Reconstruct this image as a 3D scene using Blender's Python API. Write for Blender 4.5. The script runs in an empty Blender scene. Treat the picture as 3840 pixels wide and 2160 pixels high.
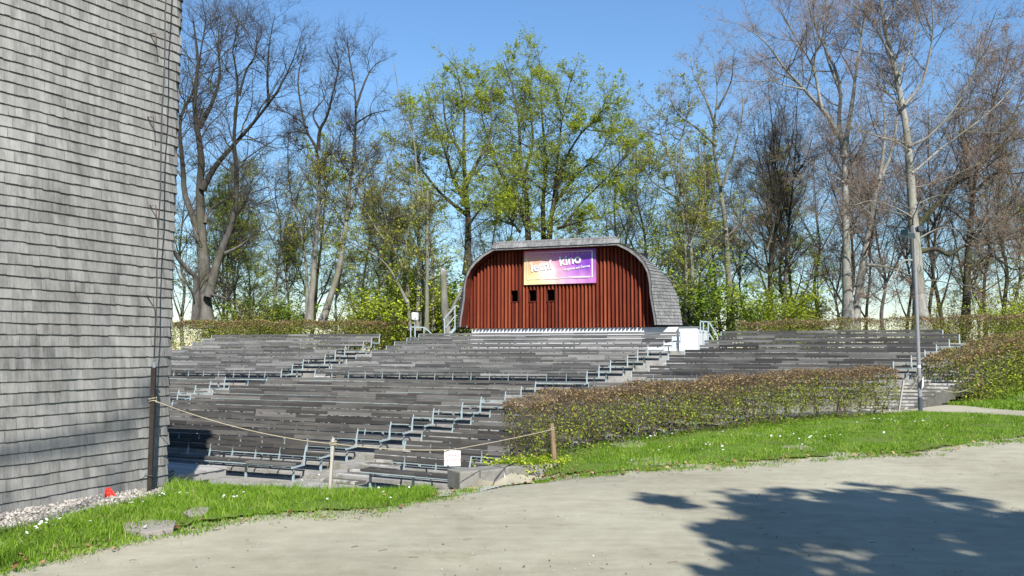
import bpy, math, random
import numpy as np
from mathutils import Vector, Matrix

random.seed(7)
RNG = np.random.default_rng(11)
SC = bpy.context.scene
COL = SC.collection
EYE = 2.05
FPX = 3100.0
PITCH = math.atan((1313 - 1080) / FPX)

# ------------------------------------------------------------------ survey helpers
def ray(x, y):
    """direction of a survey sight line (photo measured at 3840 x 2160)"""
    cx, cy = (x - 1920) / FPX, (1080 - y) / FPX
    c, s = math.cos(PITCH), math.sin(PITCH)
    return Vector((cx, c - cy * s, s + cy * c))

def at(x, y, Y):
    d = ray(x, y)
    return Vector((d.x / d.y * Y, Y, EYE + d.z / d.y * Y))

def ratio(x, y=1313):
    d = ray(x, y)
    return d.x / d.y

A0 = Vector((-4.1, 19.75))
A10 = Vector((1.65, 27.05))
B8 = Vector((3.5, 30.2))
B0 = Vector((7.9, 35.2))
NT = Vector((.40, .917)).normalized()
UT = Vector((.917, -.40)).normalized()

def sm(a, b, t):
    t = min(1, max(0, (t - a) / (b - a)))
    return t * t * (3 - 2 * t)

def lerp_table(tab, t):
    if t <= tab[0][0]:
        return tab[0][1]
    for (a, va), (b, vb) in zip(tab, tab[1:]):
        if t <= b:
            return va + (vb - va) * (t - a) / (b - a)
    return tab[-1][1]

OUT_TAB = [(-2, 0.0), (10, .25), (15.3, .32), (17.6, 1.2), (20.2, 2.0), (60, 1.9), (120, 0.5)]
IN_TAB = [(-9, -1.05), (-.2, -1.05), (9.2, .2), (12.3, .47), (18.6, 1.95), (19.3, 2.0), (60, 1.9), (120, .5)]

def t_of(x, y):
    return (x - A0.x) * NT.x + (y - A0.y) * NT.y

WALL_A, WALL_B = Vector((-.93, 14.9)), Vector((1.15, 16.2))
def seg_dist(x, y, a, b):
    d = b - a
    t = min(1, max(0, ((x - a.x) * d.x + (y - a.y) * d.y) / d.length_squared))
    return math.hypot(x - a.x - d.x * t, y - a.y - d.y * t)
def dip(x, y):
    if not (-7 < x < 5 and 9 < y < 19.5): return 0.0
    d = seg_dist(x, y, WALL_A, WALL_B)
    n = (x - WALL_A.x) * -(WALL_B - WALL_A).y + (y - WALL_A.y) * (WALL_B - WALL_A).x
    k = .19 * math.exp(-(d / 1.5) ** 2)
    if n < 0:
        AB = WALL_B - WALL_A
        u = ((x - WALL_B.x) * AB.x + (y - WALL_B.y) * AB.y) / AB.length
        k += .22 * math.exp(-(d / 1.7) ** 2) * (1 - sm(-1.1, -.1, u))
    e = min(seg_dist(x, y, Vector((-5.9, 14.3)), Vector((-3.2, 13.15))), seg_dist(x, y, Vector((-3.2, 13.15)), Vector((-1.25, 13.5))))
    return max(k, .17 * math.exp(-(e / 1.2) ** 2))
def ground_out(x, y):
    return lerp_table(OUT_TAB, t_of(x, y)) - dip(x, y)

SEAT_POLY = [(-5.9, 14.3), (-4.77, 13.6), (-3.2, 13.15), (-1.25, 13.6), (-.9, 15.0), (0.3, 17.2), (9.3, 24.0),
             (12.2, 25.9), (14.3, 27.6), (19.0, 34.2), (12, 40), (-12, 48), (-34, 42), (-22, 20), (-11, 13.2)]

def inside(px, py, poly):
    c = False
    j = len(poly) - 1
    for i in range(len(poly)):
        xi, yi = poly[i]; xj, yj = poly[j]
        if (yi > py) != (yj > py) and px < (xj - xi) * (py - yi) / (yj - yi) + xi:
            c = not c
        j = i
    return c

def gz(x, y):
    if inside(x, y, SEAT_POLY):
        t = t_of(x, y)
        return lerp_table(IN_TAB, t) - (.32 if t < 19.0 else .02)
    return ground_out(x, y)

def gp(x, y):
    """sight line down to the open ground"""
    d = ray(x, y)
    k, st = 4.0, .1
    while k < 90:
        if EYE + d.z * k <= ground_out(d.x * k, d.y * k): break
        k += st
    lo, hi = k - st, k
    for _ in range(30):
        m = (lo + hi) / 2
        if EYE + d.z * m <= ground_out(d.x * m, d.y * m): hi = m
        else: lo = m
    return Vector((d.x * hi, d.y * hi, ground_out(d.x * hi, d.y * hi)))

# ------------------------------------------------------------------ scene helpers
def link(o, parent=None):
    COL.objects.link(o)
    if parent is not None:
        o.parent = parent
    return o

def tag(o, label=None, cat=None, group=None, kind=None):
    if label: o['label'] = label
    if cat: o['category'] = cat
    if group: o['group'] = group
    if kind: o['kind'] = kind
    return o

def empty(name, loc=(0, 0, 0), rz=0):
    o = bpy.data.objects.new(name, None)
    o.empty_display_size = .2
    o.location = loc
    o.rotation_euler = (0, 0, rz)
    return link(o)

def np_mesh(name, V, F, mats, parent=None, mi=None, tint=None, smooth=False, loc=None, rz=0):
    """V (n,3); F a list of (m,k) int arrays"""
    me = bpy.data.meshes.new(name)
    V = np.asarray(V, dtype=np.float32)
    Fs = [np.asarray(f, dtype=np.int32) for f in F if len(f)]
    me.vertices.add(len(V))
    me.vertices.foreach_set('co', V.ravel())
    nl = sum(f.size for f in Fs)
    me.loops.add(nl)
    me.loops.foreach_set('vertex_index', np.concatenate([f.ravel() for f in Fs]))
    tot = np.concatenate([np.full(len(f), f.shape[1], np.int32) for f in Fs])
    st = np.concatenate([[0], np.cumsum(tot)[:-1]]).astype(np.int32)
    me.polygons.add(len(tot))
    me.polygons.foreach_set('loop_start', st)
    me.polygons.foreach_set('loop_total', tot)
    for m in (mats if isinstance(mats, (list, tuple)) else [mats]):
        me.materials.append(m)
    if mi is not None:
        me.polygons.foreach_set('material_index', np.asarray(mi, np.int32))
    me.polygons.foreach_set('use_smooth', np.full(len(tot), bool(smooth)))
    me.update(calc_edges=True)
    if tint is not None:
        a = me.attributes.new('tint', 'FLOAT', 'FACE')
        a.data.foreach_set('value', np.asarray(tint, np.float32))
    o = bpy.data.objects.new(name, me)
    if loc is not None:
        o.location = loc
    o.rotation_euler = (0, 0, rz)
    return link(o, parent)

class MB:
    def __init__(s):
        s.v = []; s.f = []; s.t = []; s.m = []
    def add(s, vs, fs, tint=None, mi=0):
        b = len(s.v)
        s.v += [tuple(p) for p in vs]
        t = random.random() if tint is None else tint
        for f in fs:
            s.f.append([b + i for i in f]); s.t.append(t); s.m.append(mi)
    def box(s, a, b, tint=None, mi=0):
        (x0, y0, z0), (x1, y1, z1) = a, b
        s.add([(x0, y0, z0), (x1, y0, z0), (x1, y1, z0), (x0, y1, z0), (x0, y0, z1), (x1, y0, z1), (x1, y1, z1), (x0, y1, z1)],
              [(3, 2, 1, 0), (4, 5, 6, 7), (0, 1, 5, 4), (1, 2, 6, 5), (2, 3, 7, 6), (3, 0, 4, 7)], tint, mi)
    def bar(s, p, q, w, h=None, tint=None, mi=0, up=(0, 0, 1)):
        """rectangular bar between two points"""
        h = w if h is None else h
        p = Vector(p); q = Vector(q)
        d = (q - p).normalized()
        u = Vector(up)
        if abs(d.dot(u)) > .95: u = Vector((1, 0, 0))
        a = d.cross(u).normalized(); b = a.cross(d)
        a *= w / 2; b *= h / 2
        vs = [p - a - b, p + a - b, p + a + b, p - a + b, q - a - b, q + a - b, q + a + b, q - a + b]
        s.add(vs, [(3, 2, 1, 0), (4, 5, 6, 7), (0, 1, 5, 4), (1, 2, 6, 5), (2, 3, 7, 6), (3, 0, 4, 7)], tint, mi)
    def tube(s, pts, rad, n=8, tint=None, mi=0, caps=True):
        pts = [Vector(p) for p in pts]
        rs = rad if isinstance(rad, (list, tuple)) else [rad] * len(pts)
        vs = []
        ref = None
        for i, p in enumerate(pts):
            d = (pts[min(i + 1, len(pts) - 1)] - pts[max(i - 1, 0)]).normalized()
            if ref is None:
                ref = Vector((0, 0, 1)) if abs(d.z) < .9 else Vector((1, 0, 0))
            a = d.cross(ref).normalized(); b = a.cross(d)
            ref = b.cross(d) * 0 + ref
            for k in range(n):
                t = 2 * math.pi * k / n
                vs.append(p + (a * math.cos(t) + b * math.sin(t)) * rs[i])
        fs = []
        for i in range(len(pts) - 1):
            for k in range(n):
                k2 = (k + 1) % n
                fs.append((i * n + k, i * n + k2, (i + 1) * n + k2, (i + 1) * n + k))
        if caps:
            fs.append(tuple(range(n))[::-1])
            fs.append(tuple((len(pts) - 1) * n + k for k in range(n)))
        s.add(vs, fs, tint, mi)
    def prism(s, poly, z0, z1, tint=None, mi=0):
        n = len(poly)
        zz0 = z0 if isinstance(z0, (list, tuple)) else [z0] * n
        zz1 = z1 if isinstance(z1, (list, tuple)) else [z1] * n
        vs = [(p[0], p[1], zz0[i]) for i, p in enumerate(poly)] + [(p[0], p[1], zz1[i]) for i, p in enumerate(poly)]
        fs = [tuple(range(n))[::-1], tuple(n + i for i in range(n))]
        for i in range(n):
            j = (i + 1) % n
            fs.append((i, j, n + j, n + i))
        s.add(vs, fs, tint, mi)
    def build(s, name, mats, parent=None, smooth=False, loc=None, rz=0, bevel=0):
        me = bpy.data.meshes.new(name)
        me.from_pydata(s.v, [], s.f)
        for m in (mats if isinstance(mats, (list, tuple)) else [mats]):
            me.materials.append(m)
        me.polygons.foreach_set('material_index', s.m)
        a = me.attributes.new('tint', 'FLOAT', 'FACE')
        a.data.foreach_set('value', s.t)
        if smooth:
            me.polygons.foreach_set('use_smooth', [True] * len(s.f))
        me.update()
        o = bpy.data.objects.new(name, me)
        if loc is not None: o.location = loc
        o.rotation_euler = (0, 0, rz)
        link(o, parent)
        if bevel:
            md = o.modifiers.new('bevel', 'BEVEL'); md.width = bevel; md.segments = 2; md.limit_method = 'ANGLE'
        return o

# ------------------------------------------------------------------ materials
def new_mat(name):
    m = bpy.data.materials.new(name)
    m.use_nodes = True
    nt = m.node_tree
    for n in list(nt.nodes):
        nt.nodes.remove(n)
    out = nt.nodes.new('ShaderNodeOutputMaterial')
    return m, nt, out

def N(nt, t, **kw):
    n = nt.nodes.new(t)
    for k, v in kw.items():
        if k in n.inputs.keys() if isinstance(k, str) else False:
            n.inputs[k].default_value = v
        else:
            setattr(n, k, v)
    return n

def ramp(nt, src, stops, interp='LINEAR'):
    r = nt.nodes.new('ShaderNodeValToRGB')
    r.color_ramp.interpolation = interp
    el = r.color_ramp.elements
    while len(el) > 1:
        el.remove(el[-1])
    el[0].position = stops[0][0]
    el[0].color = (*stops[0][1], 1)
    for p, c in stops[1:]:
        e = el.new(p); e.color = (*c, 1)
    nt.links.new(src, r.inputs['Fac'])
    return r.outputs['Color']

def noise(nt, coord, scale, detail=4, rough=.6, w=None, stretch=None, dist=0):
    if stretch:
        mp = nt.nodes.new('ShaderNodeMapping')
        mp.inputs['Scale'].default_value = stretch
        nt.links.new(coord, mp.inputs['Vector'])
        coord = mp.outputs['Vector']
    n = nt.nodes.new('ShaderNodeTexNoise')
    n.noise_dimensions = '4D' if w is not None else '3D'
    n.inputs['Scale'].default_value = scale
    n.inputs['Detail'].default_value = detail
    n.inputs['Roughness'].default_value = rough
    n.inputs['Distortion'].default_value = dist
    nt.links.new(coord, n.inputs['Vector'])
    if w is not None:
        nt.links.new(w, n.inputs['W'])
    return n.outputs['Fac']

def mix(nt, a, b, fac, mode='MIX'):
    m = nt.nodes.new('ShaderNodeMix')
    m.data_type = 'RGBA'; m.blend_type = mode
    for sock, val in ((m.inputs[6], a), (m.inputs[7], b)):
        if isinstance(val, tuple): sock.default_value = (*val, 1)
        else: nt.links.new(val, sock)
    if isinstance(fac, float): m.inputs[0].default_value = fac
    else: nt.links.new(fac, m.inputs[0])
    return m.outputs[2]

def math_(nt, op, a, b=None, c=None):
    m = nt.nodes.new('ShaderNodeMath'); m.operation = op
    for i, v in enumerate((a, b, c)):
        if v is None: continue
        if isinstance(v, (int, float)): m.inputs[i].default_value = v
        else: nt.links.new(v, m.inputs[i])
    return m.outputs[0]

def tint_of(nt):
    a = nt.nodes.new('ShaderNodeAttribute'); a.attribute_name = 'tint'
    return a.outputs['Fac']

def coords(nt, which='Object'):
    return nt.nodes.new('ShaderNodeTexCoord').outputs[which]

ALB = .72
def finish(nt, out, col, rough=.8, bump=None, bump_d=.01, bump_s=.5, metal=0, spec=.3):
    b = nt.nodes.new('ShaderNodeBsdfPrincipled')
    if isinstance(col, tuple): b.inputs['Base Color'].default_value = (*[c * ALB for c in col], 1)
    else: nt.links.new(mix(nt, col, (ALB,) * 3, 1.0, 'MULTIPLY'), b.inputs['Base Color'])
    if isinstance(rough, (int, float)): b.inputs['Roughness'].default_value = rough
    else: nt.links.new(rough, b.inputs['Roughness'])
    b.inputs['Metallic'].default_value = metal
    b.inputs['Specular IOR Level'].default_value = spec
    if bump is not None:
        bn = nt.nodes.new('ShaderNodeBump')
        bn.inputs['Strength'].default_value = bump_s
        bn.inputs['Distance'].default_value = bump_d
        nt.links.new(bump, bn.inputs['Height'])
        nt.links.new(bn.outputs['Normal'], b.inputs['Normal'])
    nt.links.new(b.outputs['BSDF'], out.inputs['Surface'])
    return b

def wood_mat(name, dark, mid, light, grain=(1.2, 34, 34), stain=.5):
    """weathered boards; every board gets its own tone through 'tint'"""
    m, nt, out = new_mat(name)
    c = coords(nt); t = tint_of(nt)
    w = math_(nt, 'MULTIPLY', t, 57.0)
    g = noise(nt, c, 1.0, 6, .7, w=w, stretch=grain)
    big = noise(nt, c, .9, 3, .6, w=w)
    tone = math_(nt, 'MULTIPLY_ADD', g, .55, math_(nt, 'MULTIPLY', t, .62))
    tone = math_(nt, 'ADD', tone, math_(nt, 'MULTIPLY_ADD', big, .5, -.30))
    col = ramp(nt, tone, [(.08, dark), (.5, mid), (.92, light)])
    kn = noise(nt, c, 2.2, 2, .5, w=w, stretch=(1.2, 4, 4))
    col = mix(nt, col, tuple(x * .45 for x in dark), ramp(nt, kn, [(.66, (0, 0, 0)), (.76, (stain,) * 3)]))
    finish(nt, out, col, .85, g, .006, .6)
    return m

def shingle_mat(name, dark, mid, light, streak=(13, 13, 1.1)):
    m, nt, out = new_mat(name)
    c = coords(nt); t = tint_of(nt)
    w = math_(nt, 'MULTIPLY', t, .25)
    g = noise(nt, c, 1.0, 6, .65, w=w, stretch=streak)
    fine = noise(nt, c, 1.0, 4, .7, stretch=(90, 90, 5))
    big = noise(nt, c, .55, 3, .6)
    tone = math_(nt, 'MULTIPLY_ADD', g, .8, math_(nt, 'MULTIPLY', t, .16))
    tone = math_(nt, 'ADD', tone, math_(nt, 'MULTIPLY_ADD', fine, .3, -.20))
    tone = math_(nt, 'ADD', tone, math_(nt, 'MULTIPLY_ADD', big, .45, -.20))
    col = ramp(nt, tone, [(.12, dark), (.45, mid), (.85, light)])
    finish(nt, out, col, .85, fine, .004, .5)
    return m

def plain_mat(name, col, rough=.6, var=.15, scale=6, metal=0, spec=.4, bump=0):
    m, nt, out = new_mat(name)
    n = noise(nt, coords(nt), scale, 4, .6)
    cc = ramp(nt, n, [(.3, tuple(x * (1 - var) for x in col)), (.7, tuple(min(1, x * (1 + var)) for x in col))])
    finish(nt, out, cc, rough, n if bump else None, bump, .6, metal, spec)
    return m

def leaf_mat(name, stops, trans=.35):
    m, nt, out = new_mat(name)
    col = ramp(nt, tint_of(nt), [(p, tuple(v * .76 for v in c)) for p, c in stops])
    d = nt.nodes.new('ShaderNodeBsdfDiffuse'); tr = nt.nodes.new('ShaderNodeBsdfTranslucent')
    mx = nt.nodes.new('ShaderNodeMixShader'); mx.inputs[0].default_value = trans
    nt.links.new(col, d.inputs['Color']); nt.links.new(col, tr.inputs['Color'])
    nt.links.new(d.outputs[0], mx.inputs[1]); nt.links.new(tr.outputs[0], mx.inputs[2])
    nt.links.new(mx.outputs[0], out.inputs['Surface'])
    return m

def bark_mat(name, a, b, moss=None, scale=3.0, hi=None):
    m, nt, out = new_mat(name)
    c = coords(nt)
    n = noise(nt, c, scale, 6, .7, stretch=(1, 1, .3))
    col = ramp(nt, n, [(.3, a), (.68, b)])
    if moss:
        mo = noise(nt, c, .8, 4, .6)
        col = mix(nt, col, moss, ramp(nt, mo, [(.46, (0, 0, 0)), (.66, (.8, .8, .8))]))
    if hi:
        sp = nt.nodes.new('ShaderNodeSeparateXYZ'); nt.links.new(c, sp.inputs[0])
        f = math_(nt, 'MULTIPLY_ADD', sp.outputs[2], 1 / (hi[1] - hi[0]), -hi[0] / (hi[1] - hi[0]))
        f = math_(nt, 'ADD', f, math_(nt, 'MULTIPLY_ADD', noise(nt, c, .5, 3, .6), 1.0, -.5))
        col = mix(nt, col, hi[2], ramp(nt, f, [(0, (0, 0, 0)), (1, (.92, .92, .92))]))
    finish(nt, out, col, .9, n, .03, .7, spec=.15)
    return m

M = {}
M['board_brown'] = wood_mat('weathered_brown_boards', (.014, .013, .012), (.062, .058, .054), (.20, .19, .175))
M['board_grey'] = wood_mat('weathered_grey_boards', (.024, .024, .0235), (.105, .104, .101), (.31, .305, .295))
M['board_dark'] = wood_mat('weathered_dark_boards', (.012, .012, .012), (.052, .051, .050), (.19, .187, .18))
M['shingle'] = shingle_mat('weathered_shingles', (.075, .073, .068), (.26, .255, .238), (.47, .46, .435))
M['shingle_roof'] = shingle_mat('weathered_roof_shingles', (.05, .05, .05), (.19, .19, .187), (.42, .42, .41), streak=(9, 9, 1.5))
M['endgrain'] = plain_mat('dark_shingle_butts', (.035, .03, .026), .95, .3, 30)
M['steel'] = plain_mat('pale_blue_grey_paint', (.36, .45, .47), .45, .12, 9)
M['red_wood'] = wood_mat('red_stained_battens', (.07, .011, .005), (.21, .034, .012), (.36, .085, .032), grain=(26, 26, .9), stain=.6)
M['red_wall'] = wood_mat('red_stained_boards', (.055, .008, .004), (.125, .018, .007), (.20, .035, .012), grain=(1, 1, 18), stain=.3)
M['render'] = plain_mat('white_render', (.80, .80, .83), .8, .03, 1.5)
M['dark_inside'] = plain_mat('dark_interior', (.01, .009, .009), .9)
M['iron'] = plain_mat('dark_brown_steel', (.035, .026, .022), .5, .25, 12)
M['rust'] = plain_mat('rusty_strap', (.17, .075, .045), .8, .3, 20)
M['cable'] = plain_mat('dark_cable', (.045, .047, .05), .5)
M['zinc'] = plain_mat('zinc_fitting', (.5, .52, .54), .35, .1, 10, .6)
M['post_pale'] = wood_mat('pale_split_post', (.26, .22, .18), (.46, .41, .35), (.66, .60, .53), grain=(16, 16, 1.2), stain=.3)
M['post_brown'] = wood_mat('brown_round_post', (.10, .06, .035), (.24, .16, .10), (.42, .31, .21), grain=(16, 16, 1.2), stain=.5)
M['rope'] = plain_mat('pale_rope', (.46, .40, .28), .9, .2, 60)
M['sign'] = plain_mat('white_sign', (.82, .80, .80), .4, .02, 4)
M['sign_ink'] = plain_mat('faded_red_ink', (.55, .26, .26), .6, .05)
M['sign_back_shaded'] = plain_mat('shaded_sign_back', (.012, .012, .014), .5)  # near-black: shade on the sign's turned-away side, put into its colour
M['lamp_paint'] = plain_mat('grey_lamp_paint', (.27, .275, .285), .45, .08, 3)
M['lamp_dark'] = plain_mat('dark_lamp_paint', (.07, .085, .11), .45, .1, 4)
M['lamp_glass'] = plain_mat('floodlight_glass', (.012, .03, .026), .35, .1, 4, 0, .4)
M['sticker'] = plain_mat('white_sticker', (.75, .75, .74), .5, .02)
M['red_plastic'] = plain_mat('red_plastic_net', (.75, .045, .03), .45, .2, 60)
M['speaker'] = plain_mat('white_speaker', (.82, .82, .82), .5, .02)
M['gravel_stone'] = leaf_mat('pale_pebbles', [(0, (.20, .175, .15)), (.5, (.36, .33, .29)), (1, (.56, .53, .49))], .0)
M['stone_bit'] = leaf_mat('grey_pebbles', [(0, (.10, .09, .08)), (.5, (.32, .31, .29)), (1, (.62, .61, .59))], .0)
M['bark_grey'] = bark_mat('grey_bark', (.11, .105, .09), (.31, .30, .265), (.15, .155, .075))
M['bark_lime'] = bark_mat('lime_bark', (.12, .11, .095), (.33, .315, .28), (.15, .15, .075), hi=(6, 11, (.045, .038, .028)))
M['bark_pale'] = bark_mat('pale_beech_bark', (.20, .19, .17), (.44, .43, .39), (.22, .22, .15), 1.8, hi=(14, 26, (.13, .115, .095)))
M['bark_dark'] = bark_mat('dark_bark', (.035, .03, .024), (.12, .105, .08), (.075, .085, .03))
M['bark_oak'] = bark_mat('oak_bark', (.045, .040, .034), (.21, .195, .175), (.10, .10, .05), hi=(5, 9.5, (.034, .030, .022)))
M['twig_dark'] = plain_mat('dark_twigs', (.048, .039, .034), .9, .3, 1.5)
M['twig_brown'] = plain_mat('brown_twigs', (.20, .15, .12), .9, .3, 1.5)
M['twig_grey'] = plain_mat('grey_twigs', (.10, .088, .066), .9, .3, 1.5)
M['leaf_green'] = leaf_mat('young_green_leaves', [(0, (.25, .33, .02)), (.5, (.47, .58, .045)), (1, (.66, .74, .12))], .42)
M['leaf_ochre'] = leaf_mat('ochre_young_leaves', [(0, (.27, .26, .04)), (.5, (.48, .46, .08)), (1, (.64, .60, .15))], .4)
M['leaf_brown'] = leaf_mat('brown_bud_leaves', [(0, (.18, .12, .07)), (.5, (.34, .23, .14)), (1, (.52, .38, .24))], .3)
M['leaf_deep'] = leaf_mat('deep_green_leaves', [(0, (.09, .16, .015)), (.5, (.20, .32, .03)), (1, (.36, .48, .06))], .35)
M['hedge_green'] = leaf_mat('hedge_green_leaves', [(0, (.12, .16, .02)), (.5, (.28, .35, .04)), (1, (.56, .63, .10))], .4)
M['hedge_brown'] = leaf_mat('hedge_brown_leaves', [(0, (.12, .08, .04)), (.5, (.31, .21, .10)), (1, (.56, .41, .24))], .3)
M['hedge_twig'] = plain_mat('hedge_twigs', (.14, .105, .075), .9, .35, 3)
M['grass'] = leaf_mat('grass_blades', [(0, (.08, .16, .015)), (.4, (.20, .36, .035)), (.8, (.33, .49, .07)), (1, (.58, .56, .24))], .4)
M['petal'] = leaf_mat('white_petals', [(0, (.78, .74, .76)), (1, (.85, .85, .83))], .2)
M['dead_leaf'] = leaf_mat('dead_leaves', [(0, (.13, .06, .03)), (.5, (.30, .17, .09)), (1, (.48, .33, .2))], .1)

def concrete_mat(name, a, b, c, moss=0.0):
    m, nt, out = new_mat(name)
    co = coords(nt)
    n1 = noise(nt, co, .7, 5, .65); n2 = noise(nt, co, 14, 6, .75); n3 = noise(nt, co, 60, 3, .7)
    f = math_(nt, 'ADD', math_(nt, 'MULTIPLY', n1, .5), math_(nt, 'MULTIPLY_ADD', n2, .35, math_(nt, 'MULTIPLY', n3, .2)))
    col = ramp(nt, f, [(.36, a), (.53, b), (.70, c)])
    if moss:
        mo = noise(nt, co, 1.8, 5, .7)
        col = mix(nt, col, (.10, .095, .03), ramp(nt, mo, [(.5, (0, 0, 0)), (.68, (moss,) * 3)]))
    finish(nt, out, col, .92, n2, .012, .7)
    return m
M['concrete'] = concrete_mat('worn_concrete', (.20, .19, .175), (.34, .33, .31), (.50, .49, .465), .55)
M['stone'] = concrete_mat('mossy_stone', (.12, .115, .10), (.26, .25, .225), (.42, .40, .36), .6)
M['dark_stone'] = concrete_mat('dark_mossy_stone', (.05, .048, .042), (.13, .125, .11), (.26, .25, .23), .7)
M['kerb'] = concrete_mat('pale_kerb', (.33, .32, .30), (.47, .46, .43), (.6, .59, .56), .25)
M['slab'] = concrete_mat('cover_slab', (.20, .18, .16), (.33, .30, .27), (.45, .42, .38), .2)

def painted_edge_mat():
    m, nt, out = new_mat('worn_white_paint')
    co = coords(nt)
    n = noise(nt, co, 5, 6, .7); n2 = noise(nt, co, 1.1, 3, .6)
    f = math_(nt, 'ADD', math_(nt, 'MULTIPLY', n, .6), math_(nt, 'MULTIPLY', n2, .5))
    col = ramp(nt, f, [(.47, (.16, .15, .135)), (.56, (.46, .45, .42)), (.8, (.74, .73, .70))])
    finish(nt, out, col, .8, n, .01, .4)
    return m
M['paint'] = painted_edge_mat()

def deck_mat():
    m, nt, out = new_mat('pale_stage_boards')
    co = coords(nt); t = tint_of(nt)
    g = noise(nt, co, 1.0, 5, .7, w=math_(nt, 'MULTIPLY', t, 40.0), stretch=(1.2, 30, 1))
    f = math_(nt, 'ADD', math_(nt, 'MULTIPLY', g, .6), math_(nt, 'MULTIPLY', t, .35))
    finish(nt, out, ramp(nt, f, [(.2, (.27, .26, .24)), (.8, (.52, .51, .48))]), .85, g, .004, .5)
    return m
M['deck'] = deck_mat()

def path_mat():
    m, nt, out = new_mat('compacted_sandy_gravel')
    co = coords(nt)
    n1 = noise(nt, co, .28, 5, .6); n2 = noise(nt, co, 3.0, 6, .7); n3 = noise(nt, co, 85, 4, .85)
    st = noise(nt, co, 1.0, 5, .65, stretch=(1.2, 5.0, 1))
    f = math_(nt, 'ADD', math_(nt, 'MULTIPLY', n1, .38), math_(nt, 'MULTIPLY_ADD', n2, .22, math_(nt, 'MULTIPLY_ADD', n3, .30, math_(nt, 'MULTIPLY', st, .2))))
    col = ramp(nt, f, [(.40, (.26, .236, .17)), (.55, (.41, .385, .29)), (.70, (.55, .525, .41))])
    moss = noise(nt, co, .8, 5, .7)
    col = mix(nt, col, (.20, .185, .07), ramp(nt, moss, [(.60, (0, 0, 0)), (.74, (.55, .55, .55))]))
    v = nt.nodes.new('ShaderNodeTexVoronoi'); v.inputs['Scale'].default_value = 38
    nt.links.new(co, v.inputs['Vector'])
    spots = ramp(nt, v.outputs['Distance'], [(.05, (.9, .9, .9)), (.13, (0, 0, 0))])
    col = mix(nt, col, (.56, .55, .51), math_(nt, 'MULTIPLY', spots, .6))
    h = math_(nt, 'ADD', n3, math_(nt, 'MULTIPLY', n2, 1.2))
    finish(nt, out, col, .95, h, .02, .55, spec=.15)
    return m
M['path'] = path_mat()

def soil_mat(name, a, b, g):
    m, nt, out = new_mat(name)
    co = coords(nt)
    n = noise(nt, co, 9, 5, .7); n2 = noise(nt, co, 1.1, 4, .6)
    col = ramp(nt, n, [(.35, a), (.65, b)])
    col = mix(nt, col, g, ramp(nt, n2, [(.3, (.35, .35, .35)), (.6, (1, 1, 1))]))
    finish(nt, out, col, .95, n, .03, .8, spec=.1)
    return m
M['lawn'] = soil_mat('lawn_ground', (.09, .075, .045), (.17, .155, .07), (.13, .22, .03))
M['soil'] = soil_mat('forest_floor', (.06, .045, .03), (.14, .11, .07), (.08, .10, .025))

# ------------------------------------------------------------------ camera, light, sky
cam = bpy.data.cameras.new('camera')
cam.sensor_width = 36.0
cam.lens = 36.0 * FPX / 3840
cam.clip_end = 2000
co = bpy.data.objects.new('camera', cam)
co.location = (0, 0, EYE)
co.rotation_euler = (math.radians(90) + PITCH, 0, 0)
link(co)
SC.camera = co

SUN_EL = math.radians(42)
LH = Vector((-.28, .96)).normalized()
sun = bpy.data.lights.new('sun', 'SUN')
sun.energy = 5.0
sun.angle = math.radians(.5)
sun.color = (1.0, .955, .88)
so = bpy.data.objects.new('sun', sun)
ld = Vector((LH.x * math.cos(SUN_EL), LH.y * math.cos(SUN_EL), -math.sin(SUN_EL)))
so.rotation_euler = ld.to_track_quat('-Z', 'Y').to_euler()
link(so)
wd = bpy.data.worlds.new('World')
SC.world = wd
wd.use_nodes = True
nt = wd.node_tree
bg = nt.nodes.get('Background') or nt.nodes.new('ShaderNodeBackground')
sky = nt.nodes.new('ShaderNodeTexSky')
sky.sky_type = 'NISHITA'
sky.sun_disc = False
sky.sun_elevation = SUN_EL
sky.sun_rotation = math.atan2(-LH.x, -LH.y)
sky.altitude = 300
sky.air_density = 1.55
sky.dust_density = .0
sky.ozone_density = 10.0
nt.links.new(sky.outputs[0], bg.inputs[0])
bg.inputs[1].default_value = .088
SC.view_settings.view_transform = 'Standard'
SC.view_settings.look = 'None'
SC.view_settings.exposure = .95
SC.view_settings.gamma = 1
SC.cycles.max_bounces = 6
SC.cycles.transparent_max_bounces = 8

# ------------------------------------------------------------------ ground
def axis(a, b, f0, f1, coarse, fine):
    out = list(np.arange(a, f0, coarse)) + list(np.arange(f0, f1, fine)) + list(np.arange(f1, b + coarse, coarse))
    return np.array(out)

def make_ground():
    xs = axis(-90, 110, -12, 22, 2.5, .3)
    ys = axis(-40, 170, 8, 40, 2.5, .3)
    V = []
    for y in ys:
        for x in xs:
            z = gz(x, y)
            z += .012 * math.sin(x * 1.7 + y * .6) + .01 * math.sin(y * 2.3 - x)
            V.append((x, y, z))
    nx, ny = len(xs), len(ys)
    i = np.arange(nx - 1)[None, :] + np.arange(ny - 1)[:, None] * nx
    F = np.stack([i, i + 1, i + 1 + nx, i + nx], -1).reshape(-1, 4)
    V = np.array(V)
    cen = V[F].mean(1)
    t = (cen[:, 0] - A0.x) * NT.x + (cen[:, 1] - A0.y) * NT.y
    mi = np.where(t > 16, 1, 0)
    o = np_mesh('ground', V, [F], [M['path'], M['soil']], mi=mi, smooth=True)
    tag(o, 'pale sandy gravel path and open ground around the seating', kind='structure')
make_ground()

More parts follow.
